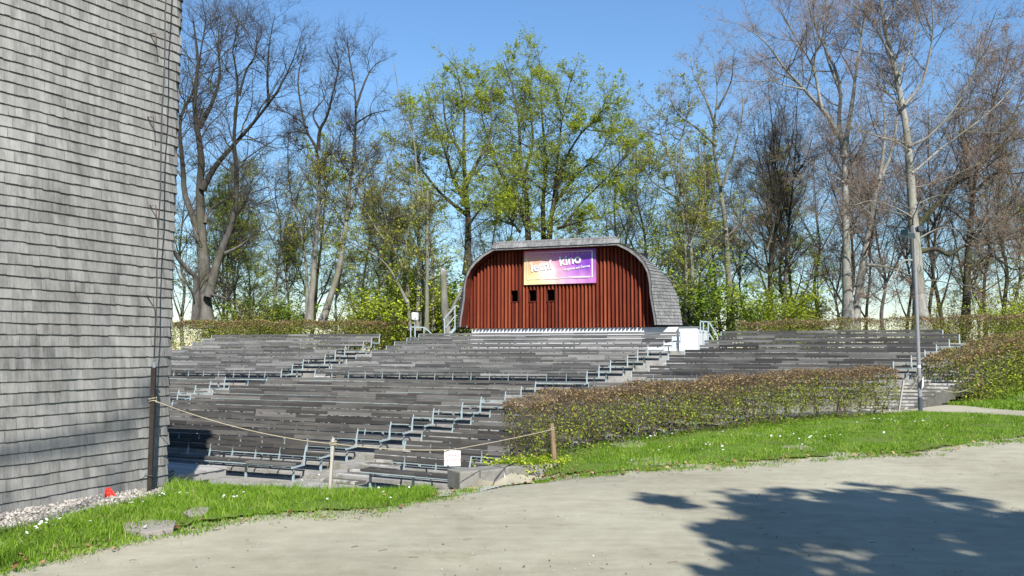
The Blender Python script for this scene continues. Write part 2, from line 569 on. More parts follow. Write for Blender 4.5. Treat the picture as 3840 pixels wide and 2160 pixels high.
def lawn_sheet(name, poly, label, cell=.14, lift=.022, rag=.10, mat='lawn', inset=1):
    xs = [p[0] for p in poly]; ys = [p[1] for p in poly]
    X = np.arange(min(xs) - .3, max(xs) + .3, cell); Y = np.arange(min(ys) - .3, max(ys) + .3, cell)
    idx = {}; V = []; F = []
    def vid(i, j):
        k = (i, j)
        if k not in idx:
            x, y = X[i], Y[j]
            idx[k] = len(V)
            V.append((x, y, ground_out(x, y) + lift + .02 * math.sin(3.1 * x) * math.sin(2.7 * y) + .012 * math.sin(1.7 * x) + .01 * math.sin(y * 2.3 - x)))
        return idx[k]
    for i in range(len(X) - 1):
        for j in range(len(Y) - 1):
            cx, cy = X[i] + cell / 2, Y[j] + cell / 2
            ox = rag * (math.sin(cy * 3.7) + .6 * math.sin(cy * 9.1 + cx * 4)); oy = rag * (math.sin(cx * 4.3) + .6 * math.sin(cx * 8.3 + cy * 5))
            if inside(cx + ox, cy + oy, poly) and all(inside(cx + a, cy + b, poly) for a, b in ((.16, 0), (-.16, 0), (0, .2), (0, -.2)) if inset):
                F.append((vid(i, j), vid(i + 1, j), vid(i + 1, j + 1), vid(i, j + 1)))
    o = np_mesh(name, V, [np.array(F)], M[mat], smooth=True)
    tag(o, label, kind='structure')

def sample_poly(poly, n):
    xs = [p[0] for p in poly]; ys = [p[1] for p in poly]
    out = []
    P = np.array(poly)
    while len(out) < n:
        m = max(2000, (n - len(out)) * 2)
        q = np.column_stack([RNG.uniform(min(xs), max(xs), m), RNG.uniform(min(ys), max(ys), m)])
        ins = np.zeros(m, bool)
        j = len(P) - 1
        for i in range(len(P)):
            xi, yi = P[i]; xj, yj = P[j]
            cond = ((yi > q[:, 1]) != (yj > q[:, 1]))
            with np.errstate(divide='ignore', invalid='ignore'):
                xx = (xj - xi) * (q[:, 1] - yi) / (yj - yi if yj != yi else 1e-9) + xi
            ins ^= cond & (q[:, 0] < xx)
            j = i
        out.extend(q[ins].tolist())
    return np.array(out[:n])

def zs_of(q):
    return np.array([ground_out(a, b) for a, b in q])

def blades(q, hmin, hmax, w, lean=.5, clump=True):
    q = q + RNG.normal(0, .045, q.shape)
    n = len(q)
    z = zs_of(q)
    pat = .5 + .5 * np.sin(q[:, 0] * 2.1 + 1.3 * np.sin(q[:, 1] * 1.7)) * np.sin(q[:, 1] * 2.4 + q[:, 0] * .8)
    h = RNG.uniform(hmin, hmax, n) * (.65 + .7 * pat)
    a = RNG.uniform(0, 2 * np.pi, n)
    dx, dy = np.cos(a), np.sin(a)
    b = RNG.uniform(0, 2 * np.pi, n); l = RNG.uniform(.1, lean, n) * h
    lx, ly = np.cos(b) * l, np.sin(b) * l
    ww = w * RNG.uniform(.6, 1.2, n)
    base = np.column_stack([q, z])
    s = np.column_stack([dx * ww, dy * ww, np.zeros(n)])
    mid = base + np.column_stack([lx * .35, ly * .35, h * .6])
    tip = base + np.column_stack([lx, ly, h * (1 - .15 * RNG.random(n))])
    V = np.stack([base - s, base + s, mid + s * .8, mid - s * .8, tip], 1).reshape(-1, 3)
    i = np.arange(n) * 5
    Q = np.column_stack([i, i + 1, i + 2, i + 3]); T = np.column_stack([i + 3, i + 2, i + 4])
    p2 = np.sin(q[:, 0] * 5.3 + q[:, 1] * 2.9) * np.sin(q[:, 1] * 6.1 - q[:, 0] * 1.7)
    tint = np.clip(RNG.normal(.42, .24, n) + .25 * (pat - .5) + .14 * p2, 0, 1)
    return V, Q, T, tint

LAWN_L = [tuple(gp(x, y)[:2]) for x, y in [(-420, 2420), (-60, 2175), (60, 2125), (200, 2092), (400, 2048), (560, 2012), (700, 1986), (900, 1958), (1100, 1940), (1300, 1930), (1500, 1905), (1640, 1868)]] + \
         [(-1.35, 13.5), (-2.4, 13.3), (-3.2, 13.2), (-4.0, 13.45), (-4.77, 13.65), (-5.2, 13.9), (-5.45, 13.9)] + \
         [tuple(gp(x, y)[:2]) for x, y in [(655, 1815), (610, 1862), (500, 1884), (400, 1910), (250, 1945), (100, 1980), (0, 2000), (-420, 2120)]]
LAWN_R = [tuple(gp(x, y)[:2]) for x, y in [(2000, 1803), (2080, 1790), (2300, 1777), (2520, 1757), (2800, 1737), (3100, 1719), (3440, 1702), (3700, 1660), (3840, 1642), (4500, 1590), (5000, 1560), (4600, 1545), (3840, 1563), (3600, 1551), (3440, 1546), (3260, 1555), (3180, 1562)]] + \
         [(9.3, 23.8), (0.35, 17.1), (-.2, 16.2)] + [tuple(gp(x, y)[:2]) for x, y in [(1960, 1775)]]
LAWN_B = [tuple(gp(x, y)[:2]) for x, y in [(3480, 1510), (3560, 1520), (3700, 1532), (3840, 1541), (4400, 1540), (4700, 1500)]] + [(34, 36), (30, 36.5), (22, 32.0), (18.4, 30), (16, 28.9), (13.8, 27.9)]
lawn_sheet('lawn', LAWN_L, 'green lawn strip between the tower and the path')
lawn_sheet('lawn', LAWN_R, 'green lawn bank in front of the long hedge')
lawn_sheet('lawn', LAWN_B, 'green grass slope beside the stone stairs', cell=.3)

def edge_tufts(pix, n, spread):
    pts = [gp(x, y) for x, y in pix]
    out = []
    for _ in range(n):
        i = random.randrange(len(pts) - 1); t = random.random()
        p = pts[i].lerp(pts[i + 1], t)
        c = Vector((p.x + random.gauss(0, spread * .3), p.y - abs(random.gauss(0, spread)), 0))
        for _ in range(random.randint(8, 40)):
            out.append((c.x + random.gauss(0, .07), c.y + random.gauss(0, .05)))
    return np.array(out)

def edge_leaves(pix, n, spread):
    pts = [gp(x, y) for x, y in pix]
    out = []
    for _ in range(n):
        i = random.randrange(len(pts) - 1)
        p = pts[i].lerp(pts[i + 1], random.random())
        out.append((p.x + random.gauss(0, .1), p.y - random.gauss(.03, spread)))
    return np.array(out)

def thin_edge(q, pix):
    """fewer blades towards the trodden border"""
    P = np.array([tuple(gp(x, y)[:2]) for x, y in pix])
    d = np.full(len(q), 9.0)
    for a, b in zip(P, P[1:]):
        ab = b - a
        t = np.clip(((q - a) @ ab) / (ab @ ab), 0, 1)
        d = np.minimum(d, np.linalg.norm(q - a - t[:, None] * ab, axis=1))
    wob = .5 + .5 * np.sin(q[:, 0] * 3.3) * np.sin(q[:, 0] * 1.1 + q[:, 1] * 2)
    return q[RNG.random(len(q)) < np.clip(d / (.25 + .55 * wob), .12, 1)]

def grass_field(name, parts, label):
    Vs, Qs, Ts, ts = [], [], [], []
    b = 0
    for q, hm, hx, w, ln in parts:
        V, Q, T, t = blades(q, hm, hx, w, ln)
        Vs.append(V); Qs.append(Q + b); Ts.append(T + b); ts.append(t); b += len(V)
    t = np.concatenate(ts)
    o = np_mesh(name, np.concatenate(Vs), [np.concatenate(Qs), np.concatenate(Ts)], M['grass'], tint=np.concatenate([t, t]))
    tag(o, label, 'grass', kind='stuff')

EDGE_L = [(-60, 2170), (60, 2120), (200, 2088), (400, 2045), (560, 2008), (700, 1983), (900, 1955), (1100, 1937), (1300, 1927), (1500, 1902), (1640, 1868)]
EDGE_R = [(2000, 1803), (2080, 1790), (2300, 1777), (2520, 1757), (2800, 1737), (3100, 1719), (3440, 1702), (3840, 1642)]
grass_field('grass', [(thin_edge(sample_poly(LAWN_L, 68000), EDGE_L), .03, .105, .0042, .8), (sample_poly(LAWN_L, 5000), .10, .18, .005, 1.1),
                      (edge_tufts(EDGE_L, 150, .16), .02, .06, .005, 1.2), (edge_tufts([(1640, 1868), (2000, 1803)], 60, .25), .02, .06, .005, 1.2)], 'bright spring grass on the lawn beside the tower')
grass_field('grass', [(thin_edge(sample_poly(LAWN_R, 105000), EDGE_R), .03, .10, .006, .8), (edge_tufts(EDGE_R, 180, .18), .02, .06, .006, 1.2),
                      (edge_tufts([(1880, 1752), (2080, 1740)], 60, .15), .08, .16, .007, 1.0)], 'bright spring grass on the bank before the hedge')
grass_field('grass', [(sample_poly(LAWN_B, 60000), .06, .16, .012, .9)], 'bright grass on the slope beside the stairs')

def scatter_discs(name, q, r0, r1, h0, h1, mat, label, cat, flat=True):
    n = len(q)
    z = zs_of(q) + RNG.uniform(h0, h1, n)
    r = RNG.uniform(r0, r1, n)
    k = 6
    a = np.arange(k) * 2 * np.pi / k
    tilt = RNG.normal(0, .35, (n, 2))
    cx = np.cos(a)[None] * r[:, None]; cy = np.sin(a)[None] * r[:, None]
    cz = cx * tilt[:, :1] + cy * tilt[:, 1:]
    V = np.stack([q[:, 0:1] + cx, q[:, 1:2] + cy, z[:, None] + cz], -1).reshape(-1, 3)
    F = (np.arange(n) * k)[:, None] + np.arange(k)[None]
    o = np_mesh(name, V, [F], mat, tint=RNG.random(n))
    tag(o, label, cat, kind='stuff')

def clusters(pix, n, s, lim=None):
    out = []
    for _ in range(n):
        x, y = random.choice(pix)
        p = gp(x, y)
        out.append((p.x + random.gauss(0, s), p.y + random.gauss(0, s)))
    return np.array(out)
scatter_discs('daisies', np.concatenate([clusters([(15, 2030), (70, 2022), (130, 2018), (195, 2000), (300, 1990), (340, 1985), (360, 1980), (455, 1926), (490, 1922), (640, 1882), (690, 1880), (860, 1895), (900, 1888), (1160, 1820)], 46, .12), sample_poly(LAWN_L, 25)]), .012, .02, .10, .15, M['petal'], 'small white daisies in the lawn beside the tower', 'daisies')
scatter_discs('daisies', np.concatenate([clusters([(2430, 1645), (2470, 1650), (2500, 1642), (2900, 1655), (3100, 1660), (3320, 1585), (3380, 1588), (3300, 1592), (3420, 1580), (2950, 1652), (3080, 1655), (2560, 1700), (2690, 1682)], 80, .30), sample_poly(LAWN_R, 50)]), .016, .026, .09, .13, M['petal'], 'small white daisies in the lawn before the hedge', 'daisies')
scatter_discs('dead_leaves', np.concatenate([edge_leaves(EDGE_R, 230, .25), edge_leaves(EDGE_L, 110, .22), edge_leaves([(1640, 1868), (2000, 1803)], 60, .3), sample_poly(LAWN_L, 60), sample_poly(LAWN_R, 120)]), .014, .032, .03, .06, M['dead_leaf'], 'scattered brown fallen leaves along the lawn edges', 'leaves')

def pebbles(name, q, r0, r1, mat, label, cat, lift=0):
    n = len(q)
    z = zs_of(q) + lift
    r = RNG.uniform(r0, r1, n)
    base = np.array([(1, 0, 0), (-1, 0, 0), (0, 1, 0), (0, -1, 0), (0, 0, .7), (0, 0, -.7)])
    d = base[None] * r[:, None, None] * RNG.uniform(.7, 1.3, (n, 6, 1))
    a = RNG.uniform(0, 6.28, n)
    ca, sa = np.cos(a)[:, None], np.sin(a)[:, None]
    x = d[..., 0] * ca - d[..., 1] * sa; y = d[..., 0] * sa + d[..., 1] * ca
    V = np.stack([q[:, 0:1] + x, q[:, 1:2] + y, z[:, None] + d[..., 2] + r[:, None] * .3], -1).reshape(-1, 3)
    tri = np.array([(0, 2, 4), (2, 1, 4), (1, 3, 4), (3, 0, 4), (2, 0, 5), (1, 2, 5), (3, 1, 5), (0, 3, 5)])
    F = ((np.arange(n) * 6)[:, None, None] + tri[None]).reshape(-1, 3)
    o = np_mesh(name, V, [F], mat, tint=np.repeat(RNG.random(n), 8), smooth=True)
    tag(o, label, cat, kind='stuff')
GRAVEL = [(-9.6, 7.0), (-8.1, 8.35)] + [tuple(gp(x, y)[:2]) for x, y in [(-60, 1945), (0, 1925), (250, 1862), (420, 1815), (560, 1775), (650, 1765)]] + \
         [tuple(gp(x, y)[:2]) for x, y in [(670, 1830), (620, 1868), (500, 1890), (400, 1915), (250, 1950), (100, 1984), (0, 2004)]] + [(-8.0, 6.8)]
pebbles('gravel', sample_poly(GRAVEL, 7000), .012, .034, M['gravel_stone'], 'strip of pale round pebbles along the tower foot', 'gravel', .012)
pebbles('pebbles', np.concatenate([np.column_stack([RNG.uniform(-6, 9, 900), RNG.uniform(6.3, 16, 900)]), np.column_stack([RNG.uniform(-3, 6, 300), RNG.uniform(6.3, 9, 300)])]), .004, .013, M['stone_bit'], 'small loose stones scattered over the sandy path', 'pebbles')

def litter():
    mb = MB()
    for _ in range(70):
        x, y = random.uniform(-4, 8), random.uniform(6.5, 15)
        z = ground_out(x, y) + .014
        a = random.uniform(-.6, .6); l = random.uniform(.03, .12)
        mb.tube([(x, y, z), (x + math.cos(a) * l * .5, y + math.sin(a) * l * .5, z + .008), (x + math.cos(a + .3) * l, y + math.sin(a + .3) * l, z)], .0035, 4, .3)
    tag(mb.build('twig_litter', M['twig_brown']), 'thin brown twigs scattered over the sandy path', 'twigs', kind='stuff')
litter()

# ------------------------------------------------------------------ shingled tower
TB = [(-16.5, 6.5), (-11.5, 5.9), (-9.6, 6.9), (-7.9, 8.5), (-6.47, 10.45), (-5.95, 11.55), (-5.56, 12.45), (-5.37, 12.93), (-5.42, 13.1), (-5.95, 13.8), (-8.5, 15.6), (-13, 16.4), (-17.5, 14.0), (-18.3, 9.5)]
TT = [(-16.4, 7.0), (-11.8, 6.5), (-10.0, 7.5), (-8.35, 9.05), (-6.86, 10.85), (-6.2, 11.85), (-5.66, 12.65), (-5.42, 13.03), (-5.46, 13.2), (-5.97, 13.85), (-8.5, 15.6), (-13, 16.2), (-17.2, 13.8), (-18.0, 9.6)]
T_Z0, T_Z1 = -.02, 8.35

def closed_spline(pts, m=24):
    P = [Vector(p).to_3d() for p in pts]; n = len(P); out = []
    for i in range(n):
        a, b, c, d = P[i - 1], P[i], P[(i + 1) % n], P[(i + 2) % n]
        for k in range(m):
            t = k / m
            out.append(.5 * ((2 * b) + (c - a) * t + (2 * a - 5 * b + 4 * c - d) * t * t + (3 * b - a - 3 * c + d) * t ** 3))
    return out
_sb, _st = closed_spline(TB), closed_spline(TT)
_n = len(_sb)
_len = np.concatenate([[0], np.cumsum([(_sb[(i + 1) % _n] - _sb[i]).length for i in range(_n)])])
TL = float(_len[-1])
_bx = np.array([p.x for p in _sb] + [_sb[0].x]); _by = np.array([p.y for p in _sb] + [_sb[0].y])
_tx = np.array([p.x for p in _st] + [_st[0].x]); _ty = np.array([p.y for p in _st] + [_st[0].y])

def tower_pt(s, z):
    s = s % TL
    v = (z - T_Z0) / (T_Z1 - T_Z0)
    bx, by = np.interp(s, _len, _bx), np.interp(s, _len, _by)
    tx, ty = np.interp(s, _len, _tx), np.interp(s, _len, _ty)
    bulge = 1 - .0 * v
    return Vector((bx + (tx - bx) * v, by + (ty - by) * v, z))

def tower_normal(s, z):
    a = tower_pt(s - .05, z); b = tower_pt(s + .05, z)
    d = (b - a).normalized()
    return Vector((d.y, -d.x, 0))

def build_tower():
    root = empty('shingled_tower', (-11, 11, 0))
    tag(root, 'tall curved tower clad in weathered grey wooden shingles', 'tower')
    off = Vector((11, -11, 0))
    # courses
    exp_ = .152
    V, F, T, MI = [], [], [], []
    c = 0
    z = T_Z0
    foot = lambda p: ground_out(p.x, p.y)
    while z < T_Z1 - .02:
        s = random.uniform(0, .1)
        wob = random.uniform(0, 6)
        while s < TL:
            w = random.uniform(.06, .17)
            s1 = min(s + w - .0012, TL)
            jit = random.gauss(0, .0028) + .006 * math.sin(s * 1.3 + wob)
            zb, zt = z + jit, min(z + exp_ * 1.22, T_Z1)
            th = .028 + random.uniform(-.003, .005)
            p0, p1 = tower_pt(s, zb), tower_pt(s1, zb)
            q0, q1 = tower_pt(s, zt), tower_pt(s1, zt)
            n = tower_normal((s + s1) / 2, zb)
            b = len(V)
            V += [p0 + n * th + off, p1 + n * th + off, q1 + n * .004 + off, q0 + n * .004 + off, p0 + n * .006 + off, p1 + n * .006 + off, q0 - n * .002 + off, q1 - n * .002 + off]
            F += [(b, b + 1, b + 2, b + 3), (b + 4, b + 5, b + 1, b), (b + 6, b + 7, b + 5, b + 4)]
            T += [random.random()] * 3
            MI += [0, 1, 1]
            s += w
        z += exp_
        c += 1
    o = np_mesh('shingle_cladding', [tuple(v) for v in V], [np.array(F)], [M['shingle'], M['endgrain']], root, tint=T, mi=MI)
    # core behind the shingles, foot recessed and dark
    mb = MB()
    K = 120
    ring = lambda z, inset: [tower_pt(TL * i / K, z) - tower_normal(TL * i / K, z) * inset + off for i in range(K)]
    r0, r1 = ring(-.6, .05), ring(T_Z1, .03)
    vs = [tuple(p) for p in r0 + r1]
    fs = [(i, (i + 1) % K, K + (i + 1) % K, K + i) for i in range(K)] + [tuple(K + i for i in range(K))]
    mb.add(vs, fs, .3)
    mb.build('core_wall', M['dark_inside'], root)
    cap = MB()
    top = [tower_pt(TL * i / K, T_Z1) + tower_normal(TL * i / K, T_Z1) * (.62 if tower_pt(TL * i / K, T_Z1).y < 12.9 else .06) + off for i in range(K)]
    cap.prism([(p.x, p.y) for p in top], T_Z1 + .06, T_Z1 + .2)
    cap.build('roof_cap', M['zinc'], root)
    # rusty straps standing off the wall
    for px, py in [(563, 113), (558, 430), (556, 765), (551, 1105), (550, 1500)]:
        best = None
        for k in range(400):
            s = TL * k / 400
            for zz in (0,):
                p = tower_pt(s, 1.0)
                n = tower_normal(s, 1.0)
                if n.dot(Vector((0, 0, EYE)) - p) < 0: continue
                e = abs(p.x / p.y - ratio(px, py))
                if best is None or e < best[0]: best = (e, s, p.y)
        p = at(px, py, best[2])
        s = best[1]; n = tower_normal(s, p.z)
        w = tower_pt(s, p.z)
        m2 = MB()
        a = w + off; 
        m2.bar(a - n * .02, a + n * .17 + Vector((0, 0, -.03)), .022, .006, .5)
        m2.bar(a + n * .165 + Vector((0, 0, -.03)), a + n * .19 + Vector((0, 0, -.22)), .022, .006, .5)
        m2.build('wall_strap', M['rust'], root)
    return root
build_tower()

def pole_and_cable():
    base = gp(562, 1848)
    base = Vector((base.x, base.y, ground_out(base.x, base.y)))
    top = at(586, 1378, base.y)
    top.x = base.x
    mb = MB()
    mb.bar(base + Vector((0, 0, -.15)), top, .062, .062, .5)
    root = empty('steel_post', base)
    tag(root, 'dark brown square steel post standing against the shingled tower', 'post')
    o = mb.build('shaft', M['iron'], root); o.location = -base
    m2 = MB()
    m2.tube([top, top + Vector((0, 0, .05))], .028, 8)
    m2.tube([top + Vector((0, 0, .05)), top + Vector((0, 0, .11))], .012, 8)
    m2.tube([top + Vector((-.02, 0, .09)), top + Vector((.02, 0, .12))], .02, 6)
    o = m2.build('clamp', M['zinc'], root); o.location = -base
    m3 = MB()
    q = base + Vector((0, 0, .25))
    m3.tube([q + Vector((-.05, -.04, 0)), q + Vector((.05, -.045, .0))], .012, 6)
    m3.tube([q + Vector((-.03, -.04, 0)), q + Vector((-.14, -.03, -.05)), q + Vector((-.12, -.02, -.1)), q + Vector((-.05, -.03, .04))], .004, 5)
    o = m3.build('bracket', M['cable'], root); o.location = -base
    # cable upward
    mc = MB()
    pts = [top + Vector((0, 0, .1))]
    for i, z in enumerate(np.linspace(top.z + .4, 8.3, 12)):
        pts.append(Vector((top.x + .01 * math.sin(i * 1.9) + .008 * i * .0, top.y + .02 * i / 12, z)))
    mc.tube(pts, .010, 6)
    tag(mc.build('stay_cable', M['cable']), 'thin dark cable running up the tower from the steel post', 'cable')
    return base, top
POLE_BASE, POLE_TOP = pole_and_cable()

def red_net():
    p = gp(413, 1868)
    mb = MB()
    pts = []
    n = 10
    rings = [(0, .055), (.04, .06), (.085, .045), (.12, .02)]
    vs = []; fs = []
    for zi, r in rings:
        for k in range(n):
            a = 2 * math.pi * k / n
            rr = r * (1 + .18 * math.sin(3 * a + zi * 40))
            vs.append((rr * math.cos(a) - zi * .25, rr * .7 * math.sin(a), zi))
    for i in range(3):
        for k in range(n):
            fs.append((i * n + k, i * n + (k + 1) % n, (i + 1) * n + (k + 1) % n, (i + 1) * n + k))
    fs.append(tuple(3 * n + k for k in range(n)))
    mb.add(vs, fs, .5)
    o = mb.build('plastic_net', M['red_plastic'], loc=(p.x, p.y, p.z + .02))
    md = o.modifiers.new('wire', 'WIREFRAME'); md.thickness = .012; md.use_replace = False
    tag(o, 'small crumpled red plastic net lying at the tower foot', 'net')
red_net()

def covers():
    for pix, lab in [([(460, 1985), (560, 1968), (660, 1972), (650, 2002), (545, 2020), (470, 2006)], 'flat worn cover slab in the lawn at the path edge'),
                     ([(682, 1940), (735, 1918), (790, 1922), (770, 1946), (710, 1955)], 'small half overgrown cover slab deeper in the lawn')]:
        mb = MB()
        P = [gp(x, y) for x, y in pix]
        c = sum((Vector((p.x, p.y, 0)) for p in P), Vector()) / len(P)
        mb.prism([(p.x - c.x, p.y - c.y) for p in P], -.03, .065)
        for k in range(9):
            y = -.22 + .05 * k
        tag(mb.build('cover_slab', M['slab'], loc=(c.x, c.y, ground_out(c.x, c.y)), bevel=.008), lab, 'cover slab')
covers()

# ------------------------------------------------------------------ seating
def d2(phi):
    a = math.radians(phi)
    return Vector((math.cos(a), -math.sin(a)))
PHI = {'L0': 22, 'L1': 23.5, 'L2': 28, 'U0': 17.5, 'U1': 17.5, 'U2': 23.5}

def row_info(sec, k):
    """point on the row line at the aisle, height of back top (k from the front upward)"""
    if sec == 'L':
        return A0.lerp(A10, k / 10), EYE - (2.28 - .1255 * k)
    return B8.lerp(B0, k / 8), EYE - (.76 - .1929 * k)

def w_at(A, d, px, z):
    """position along a row seen at survey column px"""
    lo, hi = -40.0, 40.0
    f = lambda w: (A.x + d.x * w) - ratio_z(px, A.y + d.y * w, z) * (A.y + d.y * w)
    for _ in range(60):
        mid = (lo + hi) / 2
        if f(mid) > 0: hi = mid
        else: lo = mid
    return (lo + hi) / 2

def ratio_z(px, Y, z):
    c, s = math.cos(PITCH), math.sin(PITCH)
    fwd = Y * c + (z - EYE) * s
    return (px - 1920) / FPX * fwd / Y

ENDS = {
 'L0': [(None, p) for p in (200, 275, 345, 410, 475, 540, 605, 670, 734, 790, 845)],
 'L1': list(zip((330, 390, 450, 515, 580, 650, 717, 800, 860, 932, 1003), (1147, 1247, 1341, 1465, 1549, 1626, 1734, 1804, 1895, 1955, 2008))),
 'L2': [(p, None) for p in (1405, 1522, 1585, 1700, 1769, 1840, 1915, 1990, 2065, 2137, 2209)],
 'U0': list(zip((440, 480, 520, 560, 610, 680, 722, 759, 795), (1057, 1098, 1138, 1220, 1259, 1295, 1363, 1394, 1424))),
 'U1': list(zip((1184, 1246, 1301, 1337, 1393, 1450, 1481, 1527, 1572), (2201, 2246, 2289, 2353, 2391, 2429, 2489, 2520, 2551))),
 'U2': list(zip((2370, 2436, 2498, 2509, 2569, 2624, 2642, 2692, 2705), (3240, 3295, 3349, 3416, 3467, 3510, 3558, 3596, 3534))),
}
ORD = ['first', 'second', 'third', 'fourth', 'fifth', 'sixth', 'seventh', 'eighth', 'ninth', 'tenth', 'eleventh']
BLOCK = {'L0': 'lower block beside the tower', 'L1': 'lower middle block', 'L2': 'lower block behind the long hedge',
         'U0': 'upper block nearest the tower', 'U1': 'upper block below the red pavilion', 'U2': 'upper block nearest the lamp post'}
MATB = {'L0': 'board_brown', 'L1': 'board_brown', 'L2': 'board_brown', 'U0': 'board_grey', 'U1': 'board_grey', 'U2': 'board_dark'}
COLB = {'L0': 'brown-grey', 'L1': 'brown-grey', 'L2': 'brown-grey', 'U0': 'light grey', 'U1': 'grey', 'U2': 'dark grey'}
BH = .82

def hedge_bound(x, y):
    """signed distance inside the seating from the hedge side boundary"""
    a, b = Vector((0.3, 17.2)), Vector((12.2, 25.9))
    d = (b - a).normalized()
    n = Vector((-d.y, d.x))
    return (Vector((x, y)) - a).dot(n)

def boards_along(mb, x0, x1, y0, y1, z0, z1, mod, shift, ytop=None, bump=.004, tone=None):
    x = x0
    first = True
    while x < x1 - .05:
        L = mod * (.5 if (first and shift) else 1) * random.choice([1, 1, 1, 1, .75])
        first = False
        e = min(x + L, x1)
        if x1 - e < .35: e = x1
        dz = random.gauss(0, bump); dy = random.gauss(0, bump)
        t = min(1, max(0, random.gauss(.5 if tone is None else tone, .2)))
        if ytop is None:
            mb.box((x + .004, y0 + dy, z0 + dz), (e - .004, y1 + dy, z1 + dz), t)
        else:
            dyt = ytop
            vs = [(x + .004, y0 + dy, z0 + dz), (e - .004, y0 + dy, z0 + dz), (e - .004, y1 + dy, z0 + dz), (x + .004, y1 + dy, z0 + dz)]
            vs += [(a, b + dyt, c + z1 - z0) for a, b, c in vs]
            mb.add(vs, [(3, 2, 1, 0), (4, 5, 6, 7), (0, 1, 5, 4), (1, 2, 6, 5), (2, 3, 7, 6), (3, 0, 4, 7)], t)
        x = e

def end_frame(x):
    m = MB()
    m.bar((x, -.54, .345), (x, -.07, .365), .012, .045, .5)
    m.bar((x, -.075, .345), (x, -.05, .60), .012, .05, .5)
    m.bar((x, -.055, .59), (x, .012, BH - .004), .012, .034, .5)
    return m

def leg_mb(x):
    m = MB()
    m.bar((x, -.30, -.12), (x, -.30, .37), .045, .045, .5)
    return m

def back_support(x):
    m = MB()
    m.bar((x, -.085, .36), (x, .03, .80), .048, .012, .5, up=(1, 0, 0))
    return m

def bench(blk, k):
    sec = blk[0]
    A, zt = row_info(sec, k)
    d = d2(PHI[blk])
    lo, hi = ENDS[blk][k]
    if hi is None:
        w1 = 0
        while hedge_bound(A.x + d.x * w1, A.y + d.y * w1) > .75 and w1 < 16: w1 += .05
        if k == 0: w1 = w_at(A, d, 1765, zt)
    else:
        w1 = w_at(A, d, hi, zt)
    w0 = w1 - 6.5 if lo is None else w_at(A, d, lo, zt)
    L = w1 - w0
    o3 = A + d * w0
    root = empty('bench_row', (o3.x, o3.y, zt - BH), -math.radians(PHI[blk]))
    n = ORD[k]
    ref = 'from the front' if sec == 'L' else 'above the cross aisle'
    tag(root, f'{COLB[blk]} plank bench row, {n} {ref}, {BLOCK[blk]}', 'bench', 'plank bench rows of the open-air theatre')
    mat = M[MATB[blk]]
    mod = 1.5
    tone = .5
    if blk in ('L0', 'L1', 'L2') and k >= 6: tone = .68
    bk = MB()
    sh = k % 2
    boards_along(bk, 0, L, -.035, .005, BH - .2, BH - .115, mod, sh, .014, tone=tone)
    boards_along(bk, 0, L, -.018, .022, BH - .093, BH, mod, sh, .014, tone=tone)
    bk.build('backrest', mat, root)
    st = MB()
    boards_along(st, 0, L, -.53, -.345, .395, .44, mod, sh, tone=tone)
    boards_along(st, 0, L, -.335, -.15, .395, .44, mod, 1 - sh, tone=tone)
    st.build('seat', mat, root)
    rail = MB()
    rail.box((.01, -.52, .362), (L - .01, -.485, .392), .5)
    x = .35
    while x < L:
        rail.add([(x - .03, -.5, .361), (x + .03, -.5, .361), (x, -.5, .315), (x - .03, -.18, .361), (x + .03, -.18, .361), (x, -.18, .345)],
                 [(0, 1, 2), (3, 5, 4), (0, 2, 5, 3), (1, 4, 5, 2)], .5)
        x += mod * .5
    show = (sec == 'U' and k == 0) or (sec == 'L' and k <= 1)
    nsup = max(2, int(round(L / (mod * .5))))
    xs = [.02 + (L - .04) * i / nsup for i in range(1, nsup)]
    legs = [.12 + (L - .24) * i / max(1, int(round(L / mod))) for i in range(int(round(L / mod)) + 1)]
    if show:
        rail.build('seat_rail', M['steel'], root)
        for x in xs[:40]: back_support(x).build('back_support', M['steel'], root)
        for x in legs: leg_mb(x).build('leg', M['steel'], root)
    else:
        for x in xs:
            rail.bar((x, -.085, .36), (x, .02, .70), .034, .012, .5, up=(1, 0, 0))
        for x in legs[1:-1]:
            rail.bar((x, -.30, -.12), (x, -.30, .37), .045, .045, .5)
        rail.build('frame', M['steel'], root)
        for x in (legs[0], legs[-1]): leg_mb(x).build('leg', M['steel'], root)
    if not (blk == 'L2' and k == 0):
        end_frame(-.008).build('end_frame', M['steel'], root)
    end_frame(L + .008).build('end_frame', M['steel'], root)
    return w0, w1

BW = {}
for blk in ENDS:
    for k in range(len(ENDS[blk])):
        if blk == 'L0' and k < 2: continue
        BW[blk, k] = bench(blk, k)

